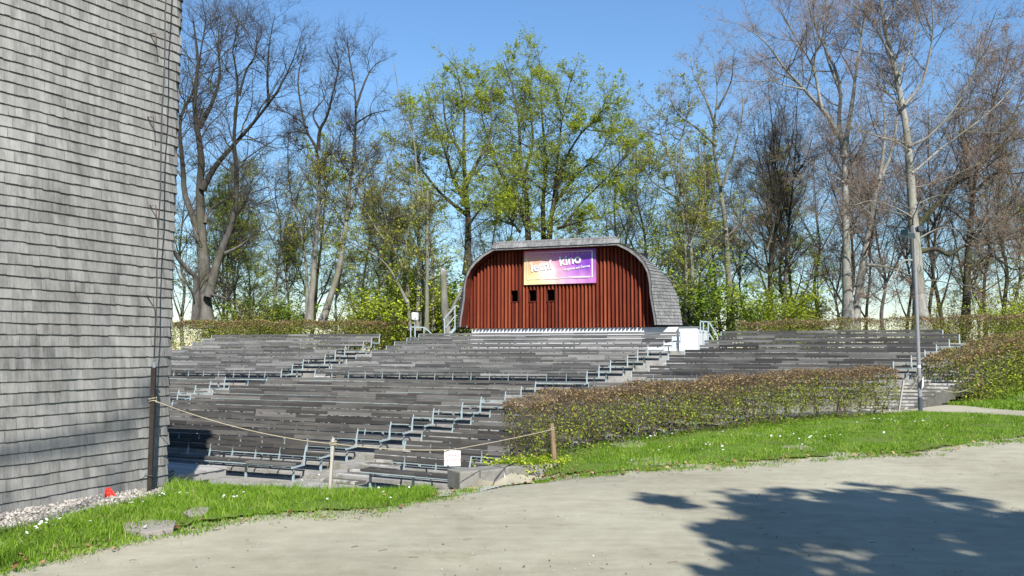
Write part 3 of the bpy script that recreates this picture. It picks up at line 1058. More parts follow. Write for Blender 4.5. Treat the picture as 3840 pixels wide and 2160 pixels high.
def terraces():
    """stepped concrete floors, one bent strip per row"""
    mb = MB()
    for sec, nrow, bl, br in (('L', 11, 'L1', 'L2'), ('U', 9, 'U1', 'U2')):
        dl, dr = d2(PHI[bl]), d2(PHI[br])
        nm = (Vector((-dl.y, dl.x)) + Vector((-dr.y, dr.x))).normalized()
        for k in range(nrow):
            A, zt = row_info(sec, k)
            zf = zt - BH
            if k + 1 < nrow:
                A2, _ = row_info(sec, k + 1)
                p = (A2 - A)
            else:
                A2 = A + nm * (.9 if sec == 'U' else 2.6); p = A2 - A
            A1, _ = row_info(sec, k - 1) if k else (A - p, 0)
            f = A1 + nm * .17 + (A - A1) * 0
            if k == 0 and sec == 'L': f = A - nm * .75
            if k == 0 and sec == 'U': f = A - nm * .9
            b = A + nm * (.17 if k + 1 < nrow else (2.75 if sec == 'L' else .9))
            wl = -19 if sec == 'L' else -27
            def right(pt):
                w = 0
                lim = 12 if sec == 'U' else 16
                if sec == 'U':
                    return BW['U2', k][1] + .15
                while hedge_bound(pt.x + dr.x * w, pt.y + dr.y * w) > .25 and w < lim: w += .1
                return max(w, .2)
            pts = [f + dl * wl, f, f + dr * right(f), b + dr * right(b), b, b + dl * wl]
            z0 = zf - .5
            mb.prism([pts[0], pts[1], pts[4], pts[5]], z0, zf, .5)
            mb.prism([pts[1], pts[2], pts[3], pts[4]], z0, zf, .5)
    tag(mb.build('seating_terrace', M['concrete']), 'stepped concrete terrace floors under the bench rows', kind='structure')
    pf = MB()
    pf.prism([(-16, 17), (-5.6, 14.2), (-4.77, 13.7), (-3.2, 13.25), (-1.3, 13.1), (-.95, 15.1), (0.2, 17.2), (.4, 19.5), (-5, 21.2), (-20, 27)], -1.5, -1.054)
    tag(pf.build('pit_floor', M['concrete']), 'worn grey concrete floor in front of the lowest benches', kind='structure')
terraces()

def aisle_stairs(name, label, pts, width, half=True):
    """pts: list of (centre xy, z, direction along the rows)"""
    root = empty(name, (pts[0][0].x, pts[0][0].y, pts[0][1]))
    tag(root, label, 'stairs', 'stone stairs between the seating blocks')
    off = Vector((pts[0][0].x, pts[0][0].y, pts[0][1]))
    tr, ed = MB(), MB()
    for i in range(len(pts) - 1):
        (p, z, d), (q, z2, d_2) = pts[i], pts[i + 1]
        h = (z2 - z)
        m = p.lerp(q, .45)
        n = (q - p).normalized()
        for (c, e, zz, wr) in ((m, q, z + h * .5, width), (q, q + (q - p) * .45, z2, width)):
            a = [c - d * wr / 2, c + d * wr / 2, e + d * wr / 2, e - d * wr / 2]
            tr.prism([(v.x - off.x, v.y - off.y) for v in a], zz - .4 - off.z, zz + .006 - off.z)
            j0, j1 = random.uniform(-.1, .05), random.uniform(-.05, .1)
            c0 = c - n * .006
            e0 = c + n * .12
            a = [c0 - d * (wr / 2 - .03 - j0), c0 + d * (wr / 2 - .03 + j1 * .2), e0 + d * (wr / 2 - .03 + j1 * .2), e0 - d * (wr / 2 - .03 - j0)]
            ed.prism([(v.x - off.x, v.y - off.y) for v in a], zz - .05 - off.z, zz + .011 - off.z)
    tr.build('tread', M['dark_stone'], root)
    ed.build('painted_edge', M['paint'], root)

def gap_pts(bl, br, sec, ks):
    out = []
    for k in ks:
        A, zt = row_info(sec, k)
        a = A + d2(PHI[bl]) * BW[bl, k][1]
        b = A + d2(PHI[br]) * BW[br, k][0]
        d = (b - a).normalized()
        c = (a + b) / 2
        n = Vector((-d.y, d.x))
        out.append((c - n * .55, zt - BH, d))
    return out
g = gap_pts('L1', 'L2', 'L', range(11))
aisle_stairs('aisle_stairs', 'worn stone stairs with white edges beside the lower middle benches', g, 1.0)
aisle_stairs('aisle_stairs', 'worn stone stairs with white edges climbing toward the white pavilion plinth', gap_pts('U1', 'U2', 'U', range(9)), .95)
aisle_stairs('aisle_stairs', 'worn stone stairs climbing between upper grey blocks toward the loudspeaker', gap_pts('U0', 'U1', 'U', range(9)), .95)
aisle_stairs('aisle_stairs', 'worn stone stairs between the lower blocks nearest the tower', gap_pts('L0', 'L1', 'L', range(5, 11)), .9)

def side_stairs():
    pts = []
    for k in range(9):
        A, zt = row_info('U', k)
        d = d2(PHI['U2'])
        n = Vector((-d.y, d.x))
        w1 = BW['U2', min(k, 7)][1]
        pts.append((A + d * (w1 + .85) - n * .5, zt - BH, d))
    # continue down to the open path
    p0, z0, d = pts[0]
    st = (pts[1][0] - pts[0][0])
    lead = [(p0 - st * 1.6, z0 - .30, d), (p0 - st * .8, z0 - .15, d)]
    aisle_stairs('side_stairs', 'broad worn stone stairs behind the lamp post', lead + pts, 1.5)
    # cross aisle landing meeting the stairs
    return lead[0][0]
SIDE0 = side_stairs()

def stage_deck():
    c = Vector((-6.35, 18.7)); u = d2(25); n = Vector((-u.y, u.x))
    root = empty('stage_deck', (c.x, c.y, -.55), -math.radians(25))
    tag(root, 'pale boarded stage deck in the pit beside the tower', 'stage')
    mb = MB()
    x = -9.0
    y = 0.0
    while y > -3.6:
        mb.box((-9, y - .115, -.04), (random.uniform(-.02, .0), y - .004, random.uniform(-.003, .003)), None)
        y -= .12
    mb.build('deck_boards', M['deck'], root)
    fr = MB()
    fr.box((-9, -.06, -.20), (-.03, -.012, -.042), .4)
    fr.box((-.10, -3.6, -.20), (-.04, -.07, -.042), .4)
    fr.box((-.35, -.5, -.48), (-.2, -.35, -.2), .4)
    fr.box((-.35, -2.5, -.48), (-.2, -2.35, -.2), .4)
    fr.build('deck_frame', M['deck'], root)
stage_deck()

def stone_wall():
    pts = [Vector((-.93, 14.9)), Vector((.15, 15.65)), Vector((1.15, 16.2))]
    root = empty('stone_wall', (-.93, 14.9, 0))
    tag(root, 'low cracked stone retaining wall at the end of the front bench', 'wall')
    mb = MB()
    rows = [(-1.2, -.46), (-.45, -.09)]
    off = pts[0]
    L = [0, .42, .95, 1.5, 2.2]
    for zi, (z0, z1) in enumerate(rows):
        for a, b in zip(L, L[1:]):
            if zi == 0: a, b = a + .0, b
            d = (pts[2] - pts[0]).normalized(); n = Vector((-d.y, d.x))
            p = d * (a + .006); q = d * (b - .006)
            j = random.uniform(-.012, .012)
            t1 = z1 - (.03 if zi else 0) * random.random()
            mb.prism([tuple(p + n * j), tuple(q + n * (j + random.uniform(-.01, .01))), tuple(q + n * .5), tuple(p + n * .5)], z0, t1)
    mb.build('wall_blocks', M['stone'], root, bevel=.025)
    lawn_sheet('kerb_strip', [tuple(gp(x, y)[:2]) for x, y in [(1642, 1866), (1690, 1846), (1745, 1836), (1900, 1811), (2040, 1790), (2090, 1790), (2010, 1806), (1850, 1834), (1740, 1855)]],
               'pale concrete strip sloping beside the stone wall', cell=.06, lift=.03, rag=.02, mat='kerb', inset=0)
    # black hose over the wall
    hm = MB()
    hm.tube([(.12, 15.85, -.07), (.0, 15.65, -.06), (-.12, 15.42, -.10), (-.3, 15.24, -.28), (-.36, 15.15, -.42)], .012, 6)
    tag(hm.build('hose', M['cable']), 'thin black hose hanging over the low stone wall', 'hose')
    w = MB()
    p = Vector((15.6, 33.6)); q = Vector((21, 35.5))
    d = (q - p).normalized(); n = Vector((-d.y, d.x))
    w.prism([tuple(p), tuple(q), tuple(q + n * .4), tuple(p + n * .4)], .8, 2.35)
    tag(w.build('retaining_wall', M['stone'], bevel=.02), 'low grey retaining wall above the side stairs', 'wall')
stone_wall()

# ------------------------------------------------------------------ red pavilion
PV_PHI = 20.0
PV_D = d2(PV_PHI)
PV_C = Vector((2.3, 39.3)) - PV_D * .13
PROF = [(4.83, 3.18), (4.79, 3.55), (4.69, 4.1), (4.62, 4.6), (4.60, 5.1), (4.52, 5.6), (4.32, 6.03), (4.05, 6.36), (3.65, 6.68), (3.05, 6.96)]

def pavilion():
    root = empty('red_pavilion', (PV_C.x, PV_C.y, 2.0), -math.radians(PV_PHI))
    tag(root, 'red battened timber pavilion with a rounded grey shingle roof on a white base', 'pavilion')
    Z = 2.0
    half = [(w, z - Z) for w, z in PROF]
    flare = [.87, .87, .87, .85, .62, .33, .10, .04, .02, .0]
    YF, YR, YB = -.68, 1.05, 4.8
    # dense side profile
    def dens(pts, m=6):
        out = []
        for a, b in zip(pts, pts[1:]):
            for k in range(m): out.append(tuple(a[i] + (b[i] - a[i]) * k / m for i in range(len(a))))
        out.append(pts[-1]); return out
    P3 = dens([(w, z, f) for (w, z), f in zip(half, flare)])
    ss = np.concatenate([[0], np.cumsum([math.dist(a[:2], b[:2]) for a, b in zip(P3, P3[1:])])])
    W = np.array([p[0] for p in P3]); Zz = np.array([p[1] for p in P3]); Fl = np.array([p[2] for p in P3])
    LS = float(ss[-1])
    def surf(s, v, side):
        w, z, f = np.interp(s, ss, W), np.interp(s, ss, Zz), np.interp(s, ss, Fl)
        return Vector((side * (w + f * v ** .8), YF + (YR - YF) * v, z + .03 * v))
    V, F, T, MI = [], [], [], []
    for side in (1, -1):
        s = -.02
        while s < LS - .02:
            v = 0.0
            while v < 1:
                dv = random.uniform(.05, .085)
                v1 = min(1, v + dv)
                js = s + random.gauss(0, .006)
                s2 = min(LS + .03, s + .195)
                a, b_ = surf(max(0, js), v, side), surf(max(0, js), v1 - .003, side)
                c, d = surf(min(LS, s2), v1 - .003, side), surf(min(LS, s2), v, side)
                n = (b_ - a).cross(d - a).normalized()
                if n.x * side < 0: n = -n
                th = .038
                b0 = len(V)
                V += [a + n * th, b_ + n * th, c + n * .006, d + n * .006, a - n * .01, b_ - n * .01, d - n * .01, c - n * .01]
                F += [(b0, b0 + 1, b0 + 2, b0 + 3), (b0 + 4, b0 + 5, b0 + 1, b0), (b0 + 4, b0, b0 + 3, b0 + 6), (b0 + 1, b0 + 5, b0 + 7, b0 + 2)]
                T += [random.random()] * 2 + [.2, .2]
                MI += [0, 1, 1, 1]
                v = v1
            s += .156
    # fascia over the top, two courses
    for zi, (z0, y0) in enumerate(((4.95, -.72), (5.10, -.64))):
        w = -3.10 + zi * .16
        while w < 3.10 - zi * .16:
            w1 = w + random.uniform(.10, .17)
            j = random.gauss(0, .008)
            b0 = len(V)
            V += [Vector(p) for p in ((w, y0, z0 + j), (w1 - .004, y0, z0 + j), (w1 - .004, y0 + .10, z0 + .19), (w, y0 + .10, z0 + .19),
                                      (w, y0 + .05, z0 + j), (w1 - .004, y0 + .05, z0 + j), (w, y0 + .13, z0 + .18), (w1 - .004, y0 + .13, z0 + .18))]
            F += [(b0, b0 + 1, b0 + 2, b0 + 3), (b0 + 4, b0 + 5, b0 + 1, b0), (b0 + 4, b0, b0 + 3, b0 + 6), (b0 + 1, b0 + 5, b0 + 7, b0 + 2)]
            T += [random.random()] * 2 + [.2, .2]
            MI += [0, 1, 1, 1]
            w = w1
    np_mesh('roof_shingles', [tuple(v) for v in V], [np.array(F)], [M['shingle_roof'], M['endgrain']], root, tint=T, mi=MI)
    # roof body: inner soffit, front rim, back shell
    prof_all = [(w, z) for w, z in half] + [(-w, z) for w, z in half[::-1]]
    def ring(y, inset, fl=0):
        out = []
        for i, (w, z) in enumerate(prof_all):
            k = i if i < len(half) else 2 * len(half) - 1 - i
            sg = 1 if i < len(half) else -1
            top = k / (len(half) - 1)
            out.append((w - sg * inset * (1 if k < 9 else .3) + sg * flare[k] * fl, y, z - inset * (0 if k < 4 else min(1, (k - 3) / 4))))
        return out
    n = len(prof_all)
    mb = MB()
    r1, r2 = ring(-.67, .10), ring(.06, .10)
    mb.add(r1 + r2, [(i, i + 1, n + i + 1, n + i) for i in range(n - 1)], .5)
    mb.build('soffit', M['red_wall'], root)
    m2 = MB()
    a1, a2 = ring(-.672, .012), ring(-.67, .10)
    m2.add(a1 + a2, [(i, i + 1, n + i + 1, n + i) for i in range(n - 1)], .5)
    b1, b2 = ring(YR, .03, .97), ring(YB, .35, .1)
    m2.add(b1 + b2, [(i, i + 1, n + i + 1, n + i) for i in range(n - 1)], .5)
    m2.add(b2, [tuple(range(n))], .5)
    m2.prism([(-3.06, -.60), (3.06, -.60), (1.9, YB), (-1.9, YB)], 5.0, 5.24, .5)
    m2.build('roof_shell', M['shingle_roof'], root)
    # front wall with three openings
    wins = [(-2.36, -2.01), (-1.44, -1.07), (-.53, -.15)]
    zw0, zw1 = 4.41 - Z, 4.93 - Z
    wl = MB()
    ip = [(p[0], p[2]) for p in r2]
    wz = lambda z: float(np.interp(z, [p[1] for p in ip[:len(half)]], [p[0] for p in ip[:len(half)]]))
    def hpoly(poly):
        vs = [(x, .05, z) for x, z in poly] + [(x, .16, z) for x, z in poly]
        k = len(poly)
        wl.add(vs, [tuple(range(k)), tuple(range(k, 2 * k))[::-1]] + [(i, k + i, k + (i + 1) % k, (i + 1) % k) for i in range(k)], .5)
    low = [(p[0], p[1]) for p in ip[:len(half)] if p[1] < zw0 - .02]
    hpoly([(-x, z) for x, z in low] [::1] + [(-wz(zw0), zw0), (wz(zw0), zw0)] + low[::-1])
    xs = [-wz(4.7 - Z)] + [v for w in wins for v in w] + [wz(4.7 - Z)]
    for i in range(0, len(xs), 2):
        hpoly([(xs[i], zw0), (xs[i + 1], zw0), (xs[i + 1], zw1), (xs[i], zw1)])
    up = [(p[0], p[1]) for p in ip[:len(half)] if p[1] > zw1 + .02]
    hpoly([(-wz(zw1), zw1), (wz(zw1), zw1)] + up + [(-x, z) for x, z in up[::-1]])
    wl.build('front_wall', M['red_wall'], root)
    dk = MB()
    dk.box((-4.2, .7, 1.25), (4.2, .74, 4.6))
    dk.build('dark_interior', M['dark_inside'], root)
    for a, b in wins:
        fr = MB()
        fr.box((a - .02, -.02, zw0 - .05), (b + .02, .048, zw0 - .005), .2)
        fr.box((a - .035, -.02, zw0), (a - .004, .048, zw1), .2)
        fr.box((b + .004, -.02, zw0), (b + .035, .048, zw1), .2)
        fr.build('window_frame', M['red_wall'], root)
    # battens
    bt = MB()
    w = -4.46
    i = 0
    while w < 4.5:
        ww = w + random.gauss(0, .006)
        r = random.uniform(.05, .06)
        top = float(np.interp(abs(ww) + r, [p[0] for p in ip[:len(half)]][::-1], [p[1] for p in ip[:len(half)]][::-1])) - .01 if abs(ww) + r > 2.9 else 4.83
        if abs(ww) + r > wz(1.7): 
            w += .183; continue
        spans = [(1.10, top)]
        for a, b in wins:
            if a - .035 < ww < b + .035:
                spans = [(1.10, zw0 - .055 - random.uniform(0, .05)), (zw1 + .01, top)]
        for z0, z1 in spans:
            t = min(1, max(0, random.gauss(.5, .25)))
            k = 7
            vs = []
            lean = random.gauss(0, .004)
            for zz, jx in ((z0, 0), (z1, lean)):
                for q in range(k):
                    a = math.pi * q / (k - 1)
                    vs.append((ww + jx + r * math.cos(a), .05 - .14 * math.sin(a) ** .7 if 0 < q < k - 1 else .05, zz))
            fs = [(q, q + 1, k + q + 1, k + q) for q in range(k - 1)] + [tuple(range(k))[::-1], tuple(range(k, 2 * k))]
            bt.add(vs, fs, t)
        w += .183
        i += 1
    bt.build('batten_cladding', M['red_wood'], root)
    # white rendered base
    pl = MB()
    pl.box((-4.46, .075, -.6), (5.72, 4.2, 1.10), .5)
    pl.box((5.722, -.10, -.6), (6.55, 4.0, 1.06), .5)
    pl.build('plinth', M['render'], root)
    cp = MB()
    cp.box((5.70, -.14, 1.062), (6.60, 4.05, 1.10), .5)
    cp.build('coping', M['zinc'], root)
    return root
pavilion()

def text_mesh(body, size, mat, name, parent, loc, rot=0, shear=0, extrude=.002, align='LEFT', bold=0.0, basis='XZ', spacing=1.0):
    cu = bpy.data.curves.new(name, 'FONT')
    cu.body = body; cu.size = size; cu.extrude = extrude; cu.align_x = align; cu.shear = shear; cu.offset = bold
    cu.space_character = spacing
    tmp = bpy.data.objects.new('tmp', cu)
    COL.objects.link(tmp)
    dg = bpy.context.evaluated_depsgraph_get()
    me = bpy.data.meshes.new_from_object(tmp.evaluated_get(dg))
    COL.objects.unlink(tmp); bpy.data.objects.remove(tmp)
    me.name = name
    me.materials.clear(); me.materials.append(mat)
    o = bpy.data.objects.new(name, me)
    # letters stand in the local XZ plane facing -Y, turned by rot in that plane
    o.matrix_local = Matrix.Translation(loc) @ Matrix.Rotation(math.radians(90), 4, 'X') @ Matrix.Rotation(rot, 4, 'Z')
    return link(o, parent)

def banner_mat():
    m, nt, out = new_mat('banner_print_and_glare')
    co = coords(nt)
    sp = nt.nodes.new('ShaderNodeSeparateXYZ'); nt.links.new(co, sp.inputs[0])
    u = math_(nt, 'MULTIPLY', sp.outputs[0], 1 / 3.575); v = math_(nt, 'MULTIPLY', sp.outputs[2], 1 / 1.63)
    n = noise(nt, co, 1.3, 4, .6)
    uu = math_(nt, 'ADD', u, math_(nt, 'MULTIPLY_ADD', n, .24, -.12))
    base = ramp(nt, uu, [(.0, (.85, .52, .22)), (.2, (.82, .45, .28)), (.45, (.72, .30, .46)), (.68, (.42, .13, .55)), (.9, (.20, .05, .50)), (1, (.38, .10, .42))])
    lowband = ramp(nt, uu, [(.0, (.88, .78, .34)), (.35, (.86, .70, .44)), (.6, (.74, .42, .66)), (1, (.52, .16, .52))])
    vv = math_(nt, 'ADD', v, math_(nt, 'MULTIPLY_ADD', n, .3, -.15))
    col = mix(nt, lowband, base, ramp(nt, vv, [(.12, (0, 0, 0)), (.5, (1, 1, 1))]))
    topc = ramp(nt, uu, [(.0, (.80, .16, .36)), (.5, (.66, .10, .52)), (1, (.22, .06, .60))])
    col = mix(nt, col, topc, ramp(nt, vv, [(.62, (0, 0, 0)), (1.0, (.9, .9, .9))]))
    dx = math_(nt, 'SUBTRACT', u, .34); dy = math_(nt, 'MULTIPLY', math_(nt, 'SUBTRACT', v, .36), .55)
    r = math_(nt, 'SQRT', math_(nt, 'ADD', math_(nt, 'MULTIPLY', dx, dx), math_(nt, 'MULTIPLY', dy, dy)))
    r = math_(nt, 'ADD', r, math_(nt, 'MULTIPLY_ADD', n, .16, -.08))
    col = mix(nt, col, (.90, .87, .80), ramp(nt, r, [(.03, (.85, .85, .85)), (.20, (0, 0, 0))]))  # sun glare on the sheet, painted into the print as a pale spot
    finish(nt, out, col, .38, spec=.5)
    return m

def banner():
    o0 = PV_C + PV_D * (-1.64)
    nn = Vector((-PV_D.y, PV_D.x))
    p = o0 + nn * (-.17)
    root = empty('banner', (p.x, p.y, 5.19), -math.radians(PV_PHI))
    tag(root, 'purple and orange cinema banner hung on the red pavilion front', 'banner')
    W, H = 3.575, 1.63
    nx = 40
    vs, fs = [], []
    for i in range(nx + 1):
        x = W * i / nx
        for z in (0, H * .5, H):
            vs.append((x, .012 * math.sin(x * 5 + z) + .008 * math.sin(x * 13), z))
    for i in range(nx):
        for j in range(2):
            fs.append((i * 3 + j, i * 3 + 3 + j, i * 3 + 4 + j, i * 3 + 1 + j))
    mb = MB(); mb.add(vs, fs, .5)
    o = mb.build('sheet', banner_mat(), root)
    md = o.modifiers.new('thick', 'SOLIDIFY'); md.thickness = .006
    fr = MB()
    fr.box((.15, -.035, .26), (3.42, -.032, .28)); fr.box((.15, -.035, 1.50), (3.42, -.032, 1.53))
    fr.box((.15, -.035, .282), (.17, -.032, 1.498)); fr.box((3.37, -.035, .282), (3.42, -.032, 1.498))
    x = .25
    while x < 3.3:
        fr.box((x, -.035, 1.36), (x + .012, -.032, 1.36 + random.uniform(.05, .13))); x += random.uniform(.09, .3)
    fr.box((2.2, -.035, .298), (3.3, -.032, .33))
    fr.build('printed_frame', M['petal'] if False else plain_mat('banner_white', (.86, .84, .78), .4, .03), root)
    wm = plain_mat('banner_lettering', (.86, .85, .86), .4, .02)
    text_mesh('letní', .62, wm, 'lettering', root, Vector((.36, -.037, .62)), math.radians(6.5), bold=.012, extrude=.001)
    text_mesh('kino', .62, wm, 'lettering', root, Vector((1.80, -.037, .86)), math.radians(6.5), bold=.014, extrude=.001)
    text_mesh('hrajeme od června', .165, wm, 'lettering', root, Vector((2.02, -.037, .62)), math.radians(6.5), shear=.25, bold=.003, extrude=.001)
banner()

# ------------------------------------------------------------------ rope posts, ropes, signs
def rope_post(pix_b, pix_t, mat, r, label, flat=False, top_bev=True):
    b = gp(*pix_b)
    t = at(pix_t[0], pix_t[1], b.y - .02)
    mb = MB()
    if flat:
        mb.bar(b + (b - t) * .12, t, r * 1.5, r * .9, .6)
    else:
        n = 7
        pts = [b + (b - t) * .12] + [b.lerp(t, k / n) + Vector((random.gauss(0, .004), random.gauss(0, .004), 0)) for k in range(n + 1)]
        mb.tube(pts, [r * random.uniform(.93, 1.05) for _ in pts], 9, .55)
    off = b
    o = mb.build('rope_post', mat, loc=b)
    for v in o.data.vertices: v.co -= b
    if flat:
        md = o.modifiers.new('bevel', 'BEVEL'); md.width = .006
    tag(o, label, 'post', 'wooden posts of the rope barrier')
    return b, t
P1b, P1t = rope_post((1237, 1849), (1250, 1645), M['post_pale'], .048, 'pale flat wooden rope post standing in the lawn', True)
P2b, P2t = rope_post((2082, 1746), (2068, 1588), M['post_brown'], .048, 'brown round rope post before the end of the long hedge')
P3b, P3t = rope_post((3369, 1549), (3388, 1427), M['post_pale'], .042, 'pale leaning flat rope post beside the lamp post', True)
P4b, P4t = rope_post((3687, 1504), (3680, 1414), M['post_brown'], .042, 'brown rope post on the grass beyond the lamp post')

def rope(a, b, sag, label, r=.0065, wraps=()):
    mb = MB()
    n = 24
    pts = []
    for i in range(n + 1):
        t = i / n
        p = a.lerp(b, t)
        p.z -= sag * 4 * t * (1 - t)
        pts.append(p)
    mb.tube(pts, r, 6, .5)
    for w, rr in wraps:
        ring = [w + Vector((rr * math.cos(k * .7), rr * math.sin(k * .7), .006 * math.sin(k * 2) + .004 * k - .04)) for k in range(22)]
        mb.tube(ring, r, 5, .5)
    tag(mb.build('barrier_rope', M['rope']), label, 'rope', 'pale ropes of the barrier')
A_ = Vector((POLE_BASE.x + .02, POLE_BASE.y - .045, at(577, 1500, POLE_BASE.y).z))
k1 = P1b.lerp(P1t, .91)
rope(A_, k1 + Vector((0, -.03, 0)), .10, 'pale rope from the steel post to the pale post in the lawn', wraps=[(k1, .055), (Vector((POLE_BASE.x, POLE_BASE.y, A_.z)), .052)])
k2 = P2b.lerp(P2t, .86)
SGN = at(1697, 1686, 13.75)
rope(k1 + Vector((.03, -.03, 0)), SGN, .04, 'pale rope from the pale post to the entry ban sign')
rope(SGN, k2 + Vector((0, -.04, 0)), .015, 'pale rope from the entry ban sign up to the hedge end post', wraps=[(k2, .055)])

def ban_sign():
    root = empty('ban_sign', SGN, -math.radians(4))
    tag(root, 'small white entry ban sign hanging from the rope', 'sign')
    w, h = .272, .252
    mb = MB()
    mb.box((-w / 2, -.016, -h - .012), (w / 2, -.012, -.012), .5)
    mb.build('plate', M['sign'], root, bevel=.0015)
    text_mesh('ZAKAZ', .066, M['sign_ink'], 'lettering', root, Vector((0, -.0175, -.112)), .03, align='CENTER', bold=.0012, extrude=.0004, spacing=1.15)
    text_mesh('VSTUPU!', .066, M['sign_ink'], 'lettering', root, Vector((0, -.0175, -.192)), .03, align='CENTER', bold=.0012, extrude=.0004, spacing=1.1)
    c = MB()
    c.box((-.085, -.03, -h - .05), (-.055, -.012, -h + .0), .5)
    c.build('weight_clip', M['cable'], root)
ban_sign()

# ------------------------------------------------------------------ lamp post
def lamp_post():
    b = gp(3452, 1546)
    Y = b.y
    H = at(3430, 851, Y).z - b.z
    root = empty('lamp_post', b)
    tag(root, 'tall grey lamp post with three dark floodlights', 'lamp post')
    mb = MB()
    mb.tube([(0, 0, .44), (0, 0, H * .76)], [.056, .045], 14, .5)
    mb.tube([(0, 0, H * .76), (0, 0, H * .772)], .052, 14, .5)
    mb.tube([(0, 0, H * .772), (0, 0, H)], [.037, .031], 12, .5)
    mb.build('pole', M['lamp_paint'], root, smooth=False)
    m2 = MB()
    m2.tube([(0, 0, -.2), (0, 0, .44)], .063, 14, .5)
    m2.build('pole_foot', M['lamp_dark'], root)
    st = MB()
    st.tube([(0, 0, 1.28), (0, 0, 1.36)], .0565, 14, .5)
    st.build('sticker', M['sticker'], root)
    def flood(c, yaw, pitch, s=1.0):
        r = Matrix.Translation(c) @ Matrix.Rotation(yaw, 4, 'Z') @ Matrix.Rotation(pitch, 4, 'X')
        m = MB()
        # housing: tapered body with cooling ribs, open face at -y
        f = [(-.15, -.05, -.11), (.15, -.05, -.11), (.15, -.05, .11), (-.15, -.05, .11)]
        k = [(-.09, .09, -.07), (.09, .09, -.07), (.09, .09, .07), (-.09, .09, .07)]
        m.add([r @ (Vector(p) * s) for p in f + k], [(7, 6, 5, 4), (0, 1, 5, 4), (1, 2, 6, 5), (2, 3, 7, 6), (3, 0, 4, 7), (0, 3, 2, 1)], .5)
        for i in range(5):
            x = -.07 + .035 * i
            m.bar(r @ (Vector((x, .04, -.085)) * s), r @ (Vector((x, .04, .085)) * s), .008, .07)
        o = m.build('floodlight', M['lamp_dark'], root)
        g = MB()
        g.add([r @ (Vector(p) * s) for p in [(-.13, -.056, -.09), (.13, -.056, -.09), (.13, -.056, .09), (-.13, -.056, .09)]], [(0, 1, 2, 3)], .5)
        g.build('lens', M['lamp_glass'], o)
        br = MB()
        br.bar(Vector((0, 0, c.z)), c, .03, .03)
        br.build('bracket', M['lamp_dark'], o)
    flood(Vector((-.30, -.08, H - .17)), math.radians(-50), math.radians(-20), .78)
    flood(Vector((-.14, -.08, H - .28)), math.radians(8), math.radians(-12), .82)
    flood(Vector((.17, .02, H - .06)), math.radians(100), math.radians(-14), .85)
    cb = MB()
    cb.tube([(.05, 0, H - .3), (.16, 0, H - .55), (.14, 0, H - 1.0), (.05, 0, H - 1.3)], .005, 5)
    cb.build('loose_cable', M['cable'], root)
    # folded sign tied on the pole
    s = empty('pole_sign', (b.x, b.y, b.z))
    tag(s, 'small folded white sign tied to the lamp post shaft', 'sign')
    m3 = MB()
    z0, z1 = .66, .98
    m3.add([(.02, -.075, z0), (.12, -.01, z0 + .10), (.12, -.01, z1 + .05), (.05, -.078, z1)], [(0, 1, 2, 3)], .5)
    o = m3.build('plate', M['sign'], s); md = o.modifiers.new('t', 'SOLIDIFY'); md.thickness = .004
    m4 = MB()
    m4.add([(.045, -.085, z1 - .005), (-.075, -.07, z0 + .17), (.015, -.085, z0 + .0)], [(0, 1, 2)], .5)
    o = m4.build('folded_flap', M['sign_back_shaded'], s); md = o.modifiers.new('t', 'SOLIDIFY'); md.thickness = .004
    return b, H
LB, LH_ = lamp_post()
a3 = P3b.lerp(P3t, .80)
rope(a3 + Vector((.03, -.03, 0)), LB + Vector((-.06, -.03, 1.04)), .22, 'short slack rope from the leaning post to the lamp post', wraps=[(LB + Vector((0, 0, 1.04)), .075)])
rope(LB + Vector((.07, -.03, 1.04)), P4b.lerp(P4t, .90), .44, 'slack rope from the lamp post to the brown post on the grass', r=.009)

# ------------------------------------------------------------------ railings, speaker, steel stairs
def rails(name, label, cat, segs, Y, r=.024, mat='steel', foot=None):
    """segs: list of ((x,y),(x,y)) measured at the depth Y"""
    base = at(*segs[0][0], Y)
    root_mb = MB()
    for a, b in segs:
        p, q = at(a[0], a[1], Y), at(b[0], b[1], Y + (.9 if foot and (a, b) in foot else 0))
        root_mb.bar(p - base, q - base, r * 2, r * 2, .5)
    tag(root_mb.build(name, M[mat], loc=base), label, cat)
rails('stair_railing', 'pale steel railing at the stair head beside the white pavilion base', 'railing',
      [((2626, 1205), (2626, 1248)), ((2637.5, 1206), (2637.5, 1296)), ((2655.5, 1207), (2655.5, 1290)), ((2624, 1205), (2658, 1207)), ((2626, 1247), (2657, 1248.5)),
       ((2658, 1207), (2692, 1262)), ((2657, 1248), (2677, 1278))], 35.0)
rails('stair_railing', 'pale steel railing at the stair head below the loudspeaker', 'railing',
      [((1540, 1226), (1540, 1275)), ((1557, 1227), (1557, 1270)), ((1590, 1229), (1590, 1262)), ((1538, 1226), (1592, 1228)), ((1592, 1228), (1619, 1252))], 41.0)

def speaker():
    p = at(1555, 1262, 41.5)
    t = at(1555, 1197, 41.5)
    root = empty('loudspeaker', p)
    tag(root, 'small white loudspeaker box on a thin pole', 'loudspeaker')
    mb = MB(); mb.tube([(0, 0, -.3), t - p], .03, 8, .5); mb.build('pole', M['zinc'], root)
    b = MB()
    h = t - p
    b.add([h + Vector(v) for v in [(-.13, -.12, -.02), (.16, -.16, -.04), (.20, .10, -.02), (-.09, .14, 0), (-.15, -.14, .30), (.14, -.18, .27), (.18, .08, .33), (-.11, .12, .36)]],
          [(3, 2, 1, 0), (4, 5, 6, 7), (0, 1, 5, 4), (1, 2, 6, 5), (2, 3, 7, 6), (3, 0, 4, 7)], .5)
    b.build('box', M['speaker'], root, bevel=.012)
    g = MB()
    g.box(h + Vector((.02, -.172, .03)), h + Vector((.11, -.166, .05)), .5)
    g.build('badge', M['cable'], root)
speaker()

